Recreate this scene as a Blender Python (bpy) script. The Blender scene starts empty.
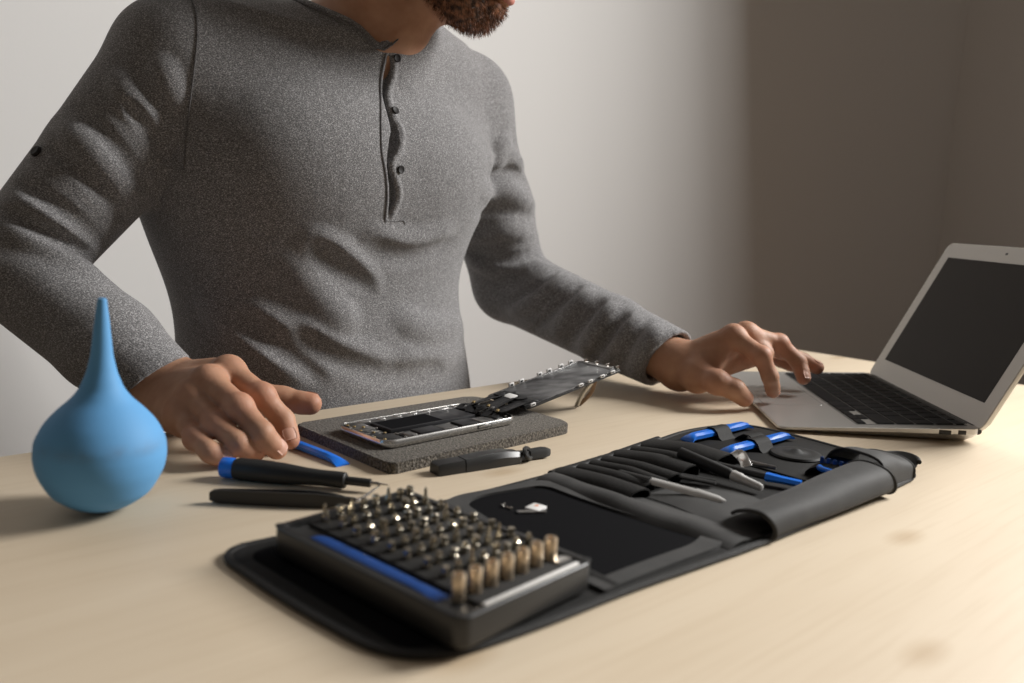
import bpy, bmesh, math, random
import numpy as np
from mathutils import Vector, Matrix

random.seed(7)
rng = np.random.default_rng(7)
C = bpy.context.scene.collection
SC = bpy.context.scene
TZ = 740.0          # table top height in mm; all modelling below is in mm, z measured from the table top

# ------------------------------------------------------------------ camera
F_PX, PITCH, ROLL, CAM_H = 842.378, 0.149, 0.049, 196.776
cd = bpy.data.cameras.new('camera')
cd.sensor_width = 36.0
cd.lens = F_PX / 1024 * 36.0
cd.clip_start = 0.02
cd.dof.use_dof = True
cd.dof.focus_distance = 0.77
cd.dof.aperture_fstop = 5.0
cam = bpy.data.objects.new('camera', cd)
C.objects.link(cam)
cam.location = (0, 0, (CAM_H + TZ) / 1000)
cam.rotation_euler = (Matrix.Rotation(math.pi / 2 - PITCH, 3, 'X') @ Matrix.Rotation(ROLL, 3, 'Z')).to_euler()
SC.camera = cam

# ------------------------------------------------------------------ light and exposure
w = bpy.data.worlds.new('world'); SC.world = w; w.use_nodes = True
w.node_tree.nodes['Background'].inputs[0].default_value = (1.0, 0.86, 0.74, 1)
w.node_tree.nodes['Background'].inputs[1].default_value = 0.095
SC.view_settings.view_transform = 'Standard'
SC.view_settings.look = 'None'
SC.view_settings.gamma = 1.0
SC.view_settings.exposure = 0.0

def area(name, loc, target, sx, sy, power, col, spread=180):
    l = bpy.data.lights.new(name, 'AREA'); l.shape = 'RECTANGLE'; l.size = sx; l.size_y = sy
    l.energy = power; l.color = col; l.spread = math.radians(spread)
    o = bpy.data.objects.new(name, l); C.objects.link(o)
    o.location = loc
    o.rotation_euler = (Vector(target) - Vector(loc)).to_track_quat('-Z', 'Y').to_euler()
    return o
# the one lamp of the room: a big soft lamp standing to the right of the table, beyond the frame
for k, yaw in enumerate((-6, 1, 8, 15, 22)):        # five panels set in a shallow arc
    a_ = math.atan2(-.86, -.51) + math.radians(yaw); c_, s_ = math.cos(a_), math.sin(a_)
    q_ = Vector((2.00 - s_ * .21 * (k - 2), 1.30 + c_ * .21 * (k - 2), 2.05))
    area('softbox_panel', q_, q_ + Vector((c_, s_, -.22)), .21, 1.0, 31, (1.0, 0.985, 0.96))

# ------------------------------------------------------------------ helpers: camera rays (mm)
_cp, _sp, _cr, _sr = math.cos(PITCH), math.sin(PITCH), math.cos(ROLL), math.sin(ROLL)
FWV, UPV, RTV = np.array([0, _cp, -_sp]), np.array([0, _sp, _cp]), np.array([1.0, 0, 0])
EYE = np.array([0, 0, CAM_H])
def ray(x, y):
    a, b = x - 512, y - 341.5
    u = _cr * a + _sr * b; v = -_sr * a + _cr * b
    return RTV * u / F_PX - UPV * v / F_PX + FWV
def at(x, y, z=0.0):                      # the point at height z above the table seen at (x, y)
    d = ray(x, y); return EYE + d * ((z - CAM_H) / d[2])
def at_y(x, y, Y):                        # the point at distance Y
    d = ray(x, y); return EYE + d * (Y / d[1])

# ------------------------------------------------------------------ helpers: meshes
class MB:
    def __init__(s): s.v = []; s.f = []; s.n = 0
    def add(s, verts, faces, M=None):
        verts = np.asarray(verts, float)
        if M is not None: verts = verts @ M[0].T + M[1]
        s.v.append(verts); s.f += [tuple(i + s.n for i in f) for f in faces]; s.n += len(verts)
        return s
    def data(s): return np.concatenate(s.v), s.f

def frame(o, ang=0.0, tilt=None):
    c, s_ = math.cos(ang), math.sin(ang)
    return (np.array([[c, -s_, 0], [s_, c, 0], [0, 0, 1.0]]), np.asarray(o, float))
def axes(o, x, y, z):
    return (np.stack([x, y, z], 1), np.asarray(o, float))
def unit(v): v = np.asarray(v, float); return v / (np.linalg.norm(v) + 1e-12)

def bm_data(bm):
    bm.verts.index_update()
    v = np.array([q.co[:] for q in bm.verts]); f = [tuple(a.index for a in p.verts) for p in bm.faces]
    bm.free(); return v, f
def box(sx, sy, sz, bev=0.0, seg=2, base=False):
    bm = bmesh.new(); bmesh.ops.create_cube(bm, size=1.0)
    for q in bm.verts: q.co = (q.co.x * sx, q.co.y * sy, q.co.z * sz + (sz / 2 if base else 0))
    if bev: bmesh.ops.bevel(bm, geom=bm.edges[:], offset=bev, segments=seg, affect='EDGES', profile=0.5)
    return bm_data(bm)
def prism(poly, z0, z1, bev=0.0, seg=2):
    bm = bmesh.new()
    b = [bm.verts.new((p[0], p[1], z0)) for p in poly]; t = [bm.verts.new((p[0], p[1], z1)) for p in poly]
    n = len(poly)
    ar = sum(poly[i][0] * poly[(i + 1) % n][1] - poly[(i + 1) % n][0] * poly[i][1] for i in range(n))
    if ar < 0: b.reverse(); t.reverse()
    bm.faces.new(b[::-1]); tf = bm.faces.new(t)
    for i in range(n): bm.faces.new((b[i], b[(i + 1) % n], t[(i + 1) % n], t[i]))
    if bev:
        bmesh.ops.bevel(bm, geom=list(tf.edges), offset=bev, segments=seg, affect='EDGES', profile=0.5)
    return bm_data(bm)
def ring(outer, inner, z0, z1):
    n = len(outer)
    v = [(p[0], p[1], z0) for p in outer] + [(p[0], p[1], z1) for p in outer] + [(p[0], p[1], z1) for p in inner] + [(p[0], p[1], z0) for p in inner]
    f = []
    for i in range(n):
        j = (i + 1) % n
        for a in range(4):
            b = (a + 1) % 4
            f.append((a * n + i, a * n + j, b * n + j, b * n + i))
    return v, f
def rrect(sx, sy, r, n=6, cx=0, cy=0):
    out = []
    for k, (a, b) in enumerate(((1, 1), (-1, 1), (-1, -1), (1, -1))):
        for i in range(n + 1):
            t = math.pi / 2 * (k + i / n)
            out.append((cx + a * (sx / 2 - r) + r * math.cos(t), cy + b * (sy / 2 - r) + r * math.sin(t)))
    return out
def round_poly(pts, r, n=5):
    out = []; m = len(pts)
    for i in range(m):
        p = np.array(pts[i], float); a = np.array(pts[i - 1], float); b = np.array(pts[(i + 1) % m], float)
        ri = r[i] if hasattr(r, '__len__') else r
        ua, ub = unit(a - p), unit(b - p)
        ri = min(ri, np.linalg.norm(a - p) * .49, np.linalg.norm(b - p) * .49)
        s, e = p + ua * ri, p + ub * ri
        for k in range(n + 1):
            t = k / n
            out.append(tuple((1 - t) ** 2 * s + 2 * t * (1 - t) * p + t * t * e))
    return out
def lathe(prof, n=32):                       # prof: (r, z) list
    v = []; f = []
    for r, z in prof:
        for k in range(n):
            t = 2 * math.pi * k / n; v.append((r * math.cos(t), r * math.sin(t), z))
    for i in range(len(prof) - 1):
        for k in range(n):
            a, b = i * n + k, i * n + (k + 1) % n
            f.append((a, b, b + n, a + n))
    f.append(tuple(range(n))[::-1]); f.append(tuple(range((len(prof) - 1) * n, len(prof) * n)))
    return v, f
def rot_to(d):                               # frame whose z axis is d
    z = unit(d); x = unit(np.cross((0, 0, 1.0) if abs(z[2]) < .95 else (0, 1.0, 0), z)); return np.stack([x, np.cross(z, x), z], 1)
def tube(path, rad, n=10, flat=1.0, closed=False, up=None, nrm=None):
    path = np.asarray(path, float); m = len(path); rad = np.broadcast_to(np.asarray(rad, float), (m,))
    v = []; f = []
    prev = None
    for i in range(m):
        a = path[(i - 1) % m] if (closed or i > 0) else path[i]; b = path[(i + 1) % m] if (closed or i < m - 1) else path[i]
        t = unit(b - a)
        if nrm is not None: z = np.asarray(nrm[i], float)
        elif up is not None: z = np.asarray(up, float)
        elif prev is None: z = np.array((0, 0, 1.0)) if abs(t[2]) < .9 else np.array((1.0, 0, 0))
        else: z = prev
        z = unit(z - t * (z @ t)); prev = z
        x = np.cross(t, z)
        for k in range(n):
            q = 2 * math.pi * k / n
            v.append(path[i] + rad[i] * (math.cos(q) * x + flat * math.sin(q) * z))
    for i in range(m if closed else m - 1):
        j = (i + 1) % m
        for k in range(n):
            f.append((i * n + k, i * n + (k + 1) % n, j * n + (k + 1) % n, j * n + k))
    if not closed:
        f.append(tuple(range(n))[::-1]); f.append(tuple(range((m - 1) * n, m * n)))
    return v, f
def sheet(G, th):                             # G: (m, n, 3) grid of points -> solid sheet of thickness th
    G = np.asarray(G, float); m, n = G.shape[:2]
    du = np.gradient(G, axis=0); dv = np.gradient(G, axis=1)
    N = np.cross(du, dv); N /= np.linalg.norm(N, axis=2, keepdims=True) + 1e-9
    A = G.reshape(-1, 3); B = (G - N * th).reshape(-1, 3)
    v = np.concatenate([A, B]); f = []; o = m * n
    for i in range(m - 1):
        for j in range(n - 1):
            q = (i * n + j, i * n + j + 1, (i + 1) * n + j + 1, (i + 1) * n + j)
            f.append(q[::-1]); f.append(tuple(k + o for k in q))
    bd = [(i, 0) for i in range(m)] + [(m - 1, j) for j in range(1, n)] + [(i, n - 1) for i in range(m - 2, -1, -1)] + [(0, j) for j in range(n - 2, 0, -1)]
    ids = [i * n + j for i, j in bd]
    for a, b in zip(ids, ids[1:] + ids[:1]): f.append((a, b, b + o, a + o))
    return v, f
def spline(pts, n=8, closed=False):
    P = np.asarray(pts, float); m = len(P); out = []
    for i in range(m if closed else m - 1):
        if closed: p0, p1, p2, p3 = P[i - 1], P[i], P[(i + 1) % m], P[(i + 2) % m]
        else: p0, p1, p2, p3 = P[max(i - 1, 0)], P[i], P[i + 1], P[min(i + 2, m - 1)]
        for k in range(n):
            t = k / n
            out.append(.5 * (2 * p1 + (p2 - p0) * t + (2 * p0 - 5 * p1 + 4 * p2 - p3) * t * t + (3 * p1 - p0 - 3 * p2 + p3) * t ** 3))
    if not closed: out.append(P[-1])
    return np.array(out)

def world(v): return np.asarray(v, float) * .001 + np.array([0, 0, TZ * .001])
def empty(name, loc):                          # loc in mm, table space
    o = bpy.data.objects.new(name, None); C.objects.link(o); o.location = world(loc); o.empty_display_size = .02; return o
def wloc(o):
    p = Vector((0, 0, 0))
    while o is not None: p += o.location; o = o.parent
    return np.array(p[:])
def obj(name, mb, mat, parent=None, smooth=True, loc=None, angle=40):
    v, f = mb.data() if isinstance(mb, MB) else mb
    v = world(v)
    if parent is not None: o_ = wloc(parent); own = np.zeros(3)
    else:
        own = np.array([(v[:, 0].min() + v[:, 0].max()) / 2, (v[:, 1].min() + v[:, 1].max()) / 2, v[:, 2].min()]); o_ = np.zeros(3)
    me = bpy.data.meshes.new(name)
    me.from_pydata((v - o_ - own).tolist(), [], f if isinstance(f, list) else f.tolist())
    if smooth:
        me.shade_smooth()
        if angle: me.set_sharp_from_angle(angle=math.radians(angle))
    me.materials.append(mat)
    o = bpy.data.objects.new(name, me); C.objects.link(o)
    o.location = own
    if parent is not None: o.parent = parent
    return o
def tag(o, label, cat, group=None):
    o['label'] = label; o['category'] = cat
    if group: o['group'] = group
    return o
def thing(name, loc, label, cat, group=None): return tag(empty(name, loc), label, cat, group)
def struct(name, mb, mat):
    o = obj(name, mb, mat, None, smooth=False); o['kind'] = 'structure'; return o

# ------------------------------------------------------------------ materials
def nt(m): return m.node_tree.nodes, m.node_tree.links
def mat(name, col, rough=.5, metal=0.0, spec=.5, noise=None, bump=None, sheen=0.0, coat=0.0):
    """noise = (scale, colour2, contrast lo, hi, detail[, stretch xyz]); bump = (scale, strength, distance m)"""
    m = bpy.data.materials.new(name); m.use_nodes = True; N, L = nt(m); b = N['Principled BSDF']
    b.inputs['Base Color'].default_value = (*col, 1); b.inputs['Roughness'].default_value = rough
    b.inputs['Metallic'].default_value = metal; b.inputs['Specular IOR Level'].default_value = spec
    if sheen: b.inputs['Sheen Weight'].default_value = sheen; b.inputs['Sheen Roughness'].default_value = .5
    if coat: b.inputs['Coat Weight'].default_value = coat
    tc = N.new('ShaderNodeTexCoord')
    if noise:
        mp = N.new('ShaderNodeMapping'); L.new(tc.outputs['Object'], mp.inputs[0])
        if len(noise) > 5: mp.inputs['Scale'].default_value = noise[5]
        if len(noise) > 6: mp.inputs['Rotation'].default_value = noise[6]
        n = N.new('ShaderNodeTexNoise'); n.inputs['Scale'].default_value = noise[0]; n.inputs['Detail'].default_value = noise[4]
        L.new(mp.outputs[0], n.inputs['Vector'])
        r = N.new('ShaderNodeValToRGB'); r.color_ramp.elements[0].position = noise[2]; r.color_ramp.elements[1].position = noise[3]
        r.color_ramp.elements[0].color = (*col, 1); r.color_ramp.elements[1].color = (*noise[1], 1)
        L.new(n.outputs['Fac'], r.inputs[0]); L.new(r.outputs[0], b.inputs['Base Color'])
    if bump:
        n2 = N.new('ShaderNodeTexNoise'); n2.inputs['Scale'].default_value = bump[0]; n2.inputs['Detail'].default_value = 3
        L.new(tc.outputs['Object'], n2.inputs['Vector'])
        bp = N.new('ShaderNodeBump'); bp.inputs['Strength'].default_value = bump[1]; bp.inputs['Distance'].default_value = bump[2]
        L.new(n2.outputs['Fac'], bp.inputs['Height']); L.new(bp.outputs[0], b.inputs['Normal'])
    return m

M = {}
M['wall'] = mat('wall_paint', (.84, .83, .815), .9, spec=.2, bump=(260, .08, .001))
M['floor'] = mat('floor_boards', (.20, .13, .08), .6, noise=(6, (.13, .08, .05), .35, .65, 4, (1, 12, 1)))
M['steel_black'] = mat('black_steel', (.02, .02, .02), .4, metal=.5)
# pale wood of the table, grain along its length
def wood():
    m = bpy.data.materials.new('pale_plywood'); m.use_nodes = True; N, L = nt(m); b = N['Principled BSDF']
    tc = N.new('ShaderNodeTexCoord')
    mp = N.new('ShaderNodeMapping'); mp.inputs['Rotation'].default_value = (0, 0, math.radians(-42)); L.new(tc.outputs['Object'], mp.inputs[0])
    mp2 = N.new('ShaderNodeMapping'); mp2.inputs['Scale'].default_value = (2.2, 9, 8); L.new(mp.outputs[0], mp2.inputs[0])
    n1 = N.new('ShaderNodeTexNoise'); n1.inputs['Scale'].default_value = 1.6; n1.inputs['Detail'].default_value = 6; n1.inputs['Distortion'].default_value = .4
    L.new(mp2.outputs[0], n1.inputs['Vector'])
    r1 = N.new('ShaderNodeValToRGB'); e = r1.color_ramp.elements
    e[0].position = .25; e[0].color = (.62, .505, .365, 1); e[1].position = .75; e[1].color = (.70, .59, .445, 1)
    L.new(n1.outputs['Fac'], r1.inputs[0])
    # fine pores
    mp3 = N.new('ShaderNodeMapping'); mp3.inputs['Scale'].default_value = (10, 300, 40); L.new(mp.outputs[0], mp3.inputs[0])
    n2 = N.new('ShaderNodeTexNoise'); n2.inputs['Scale'].default_value = 1.0; n2.inputs['Detail'].default_value = 2; L.new(mp3.outputs[0], n2.inputs['Vector'])
    r2 = N.new('ShaderNodeValToRGB'); r2.color_ramp.elements[0].position = .28; r2.color_ramp.elements[0].color = (.95, .935, .915, 1)
    r2.color_ramp.elements[1].position = .5; r2.color_ramp.elements[1].color = (1, 1, 1, 1); L.new(n2.outputs['Fac'], r2.inputs[0])
    mx = N.new('ShaderNodeMix'); mx.data_type = 'RGBA'; mx.blend_type = 'MULTIPLY'; mx.inputs[0].default_value = 1
    L.new(r1.outputs[0], mx.inputs[6]); L.new(r2.outputs[0], mx.inputs[7])
    # sparse knots
    mp4 = N.new('ShaderNodeMapping'); mp4.inputs['Scale'].default_value = (3.4, 7.5, 1); mp4.inputs['Location'].default_value = (.3, .2, 0); L.new(mp.outputs[0], mp4.inputs[0])
    vo = N.new('ShaderNodeTexVoronoi'); vo.voronoi_dimensions = '2D'; vo.inputs['Scale'].default_value = 1; vo.inputs['Randomness'].default_value = 1; L.new(mp4.outputs[0], vo.inputs['Vector'])
    r3 = N.new('ShaderNodeValToRGB'); r3.color_ramp.elements[0].position = .02; r3.color_ramp.elements[0].color = (.78, .71, .62, 1)
    r3.color_ramp.elements[1].position = .085; r3.color_ramp.elements[1].color = (1, 1, 1, 1); L.new(vo.outputs['Distance'], r3.inputs[0])
    mx2 = N.new('ShaderNodeMix'); mx2.data_type = 'RGBA'; mx2.blend_type = 'MULTIPLY'; mx2.inputs[0].default_value = .8
    L.new(mx.outputs[2], mx2.inputs[6]); L.new(r3.outputs[0], mx2.inputs[7])
    L.new(mx2.outputs[2], b.inputs['Base Color'])
    b.inputs['Roughness'].default_value = .52; b.inputs['Specular IOR Level'].default_value = .35
    bp = N.new('ShaderNodeBump'); bp.inputs['Strength'].default_value = .08; bp.inputs['Distance'].default_value = .0005
    L.new(n2.outputs['Fac'], bp.inputs['Height']); L.new(bp.outputs[0], b.inputs['Normal'])
    return m
M['wood'] = wood()
# heather grey jersey
def jersey():
    m = bpy.data.materials.new('heather_jersey'); m.use_nodes = True; N, L = nt(m); b = N['Principled BSDF']
    tc = N.new('ShaderNodeTexCoord')
    mp = N.new('ShaderNodeMapping'); mp.inputs['Scale'].default_value = (1, 1, 1.9); L.new(tc.outputs['Object'], mp.inputs[0])
    n1 = N.new('ShaderNodeTexNoise'); n1.inputs['Scale'].default_value = 760; n1.inputs['Detail'].default_value = 2; n1.inputs['Roughness'].default_value = .6; L.new(mp.outputs[0], n1.inputs['Vector'])
    r = N.new('ShaderNodeValToRGB'); e = r.color_ramp.elements
    e[0].position = .33; e[0].color = (.07, .068, .07, 1); e[1].position = .69; e[1].color = (.50, .49, .495, 1)
    k = e.new(.52); k.color = (.170, .166, .169, 1)
    L.new(n1.outputs['Fac'], r.inputs[0])
    L.new(r.outputs[0], b.inputs['Base Color'])
    b.inputs['Roughness'].default_value = .9; b.inputs['Specular IOR Level'].default_value = .15
    b.inputs['Sheen Weight'].default_value = .25; b.inputs['Sheen Roughness'].default_value = .6
    n2 = N.new('ShaderNodeTexNoise'); n2.inputs['Scale'].default_value = 34; n2.inputs['Detail'].default_value = 4; L.new(tc.outputs['Object'], n2.inputs['Vector'])
    ad = N.new('ShaderNodeMath'); ad.operation = 'MULTIPLY_ADD'; ad.inputs[1].default_value = .18; L.new(n1.outputs['Fac'], ad.inputs[0]); L.new(n2.outputs['Fac'], ad.inputs[2])
    bp = N.new('ShaderNodeBump'); bp.inputs['Strength'].default_value = .35; bp.inputs['Distance'].default_value = .004
    L.new(ad.outputs[0], bp.inputs['Height']); L.new(bp.outputs[0], b.inputs['Normal'])
    return m
M['jersey'] = jersey()
M['jersey_dark'] = mat('jersey_trim', (.075, .072, .074), .9, spec=.15, noise=(760, (.19, .185, .188), .35, .65, 2))
M['button'] = mat('button_plastic', (.02, .018, .018), .6, spec=.25)
def skin():
    m = bpy.data.materials.new('skin'); m.use_nodes = True; N, L = nt(m); b = N['Principled BSDF']
    tc = N.new('ShaderNodeTexCoord')
    n1 = N.new('ShaderNodeTexNoise'); n1.inputs['Scale'].default_value = 55; n1.inputs['Detail'].default_value = 4; L.new(tc.outputs['Object'], n1.inputs['Vector'])
    r = N.new('ShaderNodeValToRGB'); e = r.color_ramp.elements
    e[0].position = .3; e[0].color = (.40, .205, .125, 1); e[1].position = .7; e[1].color = (.50, .285, .185, 1); L.new(n1.outputs['Fac'], r.inputs[0])
    at_ = N.new('ShaderNodeAttribute'); at_.attribute_name = 'ruddy'
    mx = N.new('ShaderNodeMix'); mx.data_type = 'RGBA'; mx.inputs[7].default_value = (.56, .23, .155, 1)
    L.new(at_.outputs['Fac'], mx.inputs[0]); L.new(r.outputs[0], mx.inputs[6]); L.new(mx.outputs[2], b.inputs['Base Color'])
    b.inputs['Roughness'].default_value = .56; b.inputs['Specular IOR Level'].default_value = .33
    b.inputs['Subsurface Weight'].default_value = .12; b.inputs['Subsurface Radius'].default_value = (.006, .002, .001); b.inputs['Subsurface Scale'].default_value = 1.0
    n2 = N.new('ShaderNodeTexNoise'); n2.inputs['Scale'].default_value = 420; n2.inputs['Detail'].default_value = 3; L.new(tc.outputs['Object'], n2.inputs['Vector'])
    n3 = N.new('ShaderNodeTexNoise'); n3.inputs['Scale'].default_value = 90; n3.inputs['Detail'].default_value = 2; L.new(tc.outputs['Object'], n3.inputs['Vector'])
    ad = N.new('ShaderNodeMath'); ad.operation = 'MULTIPLY_ADD'; ad.inputs[1].default_value = .35; L.new(n2.outputs['Fac'], ad.inputs[0]); L.new(n3.outputs['Fac'], ad.inputs[2])
    bp = N.new('ShaderNodeBump'); bp.inputs['Strength'].default_value = .35; bp.inputs['Distance'].default_value = .0012
    L.new(ad.outputs[0], bp.inputs['Height']); L.new(bp.outputs[0], b.inputs['Normal'])
    return m
M['skin'] = skin()
M['nail'] = mat('nail', (.58, .33, .245), .42, spec=.35)
M['lip'] = mat('lip', (.50, .20, .16), .4)
M['eye'] = mat('eye_white', (.75, .72, .68), .15)
M['iris'] = mat('iris', (.08, .05, .03), .1)
M['beard'] = mat('beard_hair', (.035, .017, .010), .55, noise=(150, (.36, .16, .080), .36, .66, 4))
M['hair'] = mat('head_hair', (.035, .018, .010), .5, noise=(160, (.09, .045, .025), .4, .7, 3, (1, 1, .3)))
M['denim'] = mat('dark_denim', (.03, .035, .05), .9, noise=(500, (.05, .055, .075), .4, .6, 2))
M['leather'] = mat('dark_leather', (.03, .02, .015), .5)
M['stool'] = mat('stool_wood', (.30, .18, .10), .5)
M['rubber_blue'] = mat('blue_rubber', (.075, .29, .62), .62, spec=.22, bump=(220, .05, .001))
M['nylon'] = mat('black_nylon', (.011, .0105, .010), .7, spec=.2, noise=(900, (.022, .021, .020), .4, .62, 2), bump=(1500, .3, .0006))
M['nylon_lit'] = mat('lit_nylon', (.026, .025, .024), .72, spec=.3, noise=(45, (.040, .0385, .037), .35, .7, 3), bump=(1300, .3, .0006), sheen=.06)  # lit copy of the black nylon: the lamp's brightening is put into its colour
M['felt_black'] = mat('black_lining', (.0055, .0055, .0065), .9, spec=.06, bump=(900, .2, .0005))
M['binding'] = mat('black_binding', (.014, .0135, .013), .62, spec=.35, bump=(1200, .5, .0008))
M['plastic'] = mat('black_plastic', (.018, .018, .018), .38, spec=.5, bump=(700, .06, .0005))
M['foam'] = mat('case_foam', (.022, .021, .020), .8, spec=.3, bump=(900, .3, .0006))
M['grip'] = mat('black_rubber_grip', (.014, .014, .014), .55, spec=.45)
M['tweezer'] = mat('black_coating', (.017, .017, .017), .5, spec=.5)
M['blue'] = mat('blue_plastic', (.008, .16, .70), .32, spec=.5)
M['blue_dark'] = mat('deep_blue_plastic', (.006, .05, .22), .45, spec=.35)
M['steel'] = mat('steel', (.62, .60, .56), .24, metal=1)
M['bit'] = mat('bit_steel', (.50, .45, .36), .26, metal=1)
M['bronze'] = mat('socket_steel', (.68, .55, .40), .36, metal=.9)
M['felt'] = mat('grey_felt', (.055, .048, .040), .95, spec=.1, noise=(560, (.20, .178, .150), .40, .66, 3), bump=(600, 1.0, .002), sheen=.15)
M['alu'] = mat('aluminium', (.60, .585, .56), .42, metal=.85, spec=.5, bump=(2500, .05, .0002))
M['alu_lid'] = mat('aluminium_bezel', (.50, .48, .45), .55, metal=.5, spec=.4)
M['alu_bright'] = mat('polished_alu', (.80, .79, .77), .26, metal=1)
M['key'] = mat('key_black', (.008, .008, .009), .5, spec=.18)
M['well'] = mat('key_well', (.20, .195, .185), .6, spec=.2)
M['screen'] = mat('dark_screen', (.022, .0175, .0145), .4, spec=.07)
M['hinge'] = mat('hinge_black', (.02, .02, .02), .45)
M['port'] = mat('port_dark', (.03, .025, .02), .6)
M['battery'] = mat('battery_black', (.014, .014, .016), .36, spec=.45, noise=(60, (.022, .022, .024), .3, .7, 2))
M['pcb'] = mat('circuit_board', (.022, .023, .025), .5, noise=(300, (.34, .32, .29), .54, .66, 2))
M['shield'] = mat('shield_metal', (.42, .41, .40), .35, metal=1, noise=(120, (.2, .2, .2), .4, .7, 2))
M['gold'] = mat('gold_contact', (.60, .45, .22), .35, metal=1)
M['white'] = mat('white_plastic', (.80, .79, .77), .45)
M['orange'] = mat('orange_mark', (.75, .20, .05), .5)
M['display_back'] = mat('display_backplate', (.075, .075, .078), .42, metal=.7, noise=(26, (.34, .34, .345), .38, .66, 5, (1, 2.2, 1), (0, 0, .73)), bump=(1500, .08, .0003))
M['cable_black'] = mat('black_flex_film', (.010, .010, .011), .45, spec=.3)
M['bright_metal'] = mat('bright_metal', (.66, .65, .63), .35, metal=.35)
M['copper'] = mat('flex_cable', (.22, .13, .07), .4, spec=.5)
M['glass'] = mat('window_glass_edge', (.55, .6, .6), .1)

# ------------------------------------------------------------------ setting
WD = 1850.0                                    # the wall behind the man runs parallel to the table's long edge: x - y = -WD
wn_ = np.array([1.0, -1.0, 0]) / math.sqrt(2); wt_ = np.array([1.0, 1.0, 0]) / math.sqrt(2)
def on_wall(px, py):
    d = ray(px, py); t = -WD / (d[0] - d[1]); return EYE + d * t
corner = (on_wall(941, 235) + on_wall(953, 118)) / 2; corner[2] = 0
def slab(p, u, n, length, thick, z0, z1):      # a wall starting at p, running along u, thickness along n
    v, f = box(length, thick, z1 - z0)
    R_ = np.stack([u, n, UPZ_], 1); return (v + np.array([length / 2, thick / 2, (z0 + z1) / 2])) @ R_.T + np.array([p[0], p[1], 0]), f
UPZ_ = np.array([0, 0, 1.0])
v, f = box(6500, 6500, 60); struct('floor', (v + np.array([0, 1200, -TZ - 30]), f), M['floor'])
struct('wall_back', slab(corner - wt_ * 4600, wt_, -wn_, 4600 + 120, 120, -TZ, 2000), M['wall'])
struct('wall_right', slab(corner, wn_, wt_, 2600, 120, -TZ, 2000), M['wall'])

# ------------------------------------------------------------------ table
ang = math.radians(45.1)
TC = np.array([429.0, 1417.0])                # far corner
tl, tw = np.array([-math.cos(ang), -math.sin(ang)]), np.array([math.sin(ang), -math.cos(ang)])
LT, WT = 1650.0, 760.0
ctr = TC + tl * LT / 2 + tw * WT / 2
table = thing('work_table', (ctr[0], ctr[1], -TZ), 'pale plywood work table covered with repair tools', 'table')
poly = [TC, TC + tl * LT, TC + tl * LT + tw * WT, TC + tw * WT]
obj('tabletop', MB().add(*prism(round_poly([tuple(p) for p in poly], 4, 3), -24, 0, 1.5)), M['wood'], table)
for a in (70, LT - 70):
    for b in (60, WT - 60):
        p = TC + tl * a + tw * b
        v, f = box(50, 50, TZ - 24, 3, 1)
        obj('leg', MB().add(v, f, frame((p[0], p[1], -24 - (TZ - 24) / 2), ang)), M['wood'], table)

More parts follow.
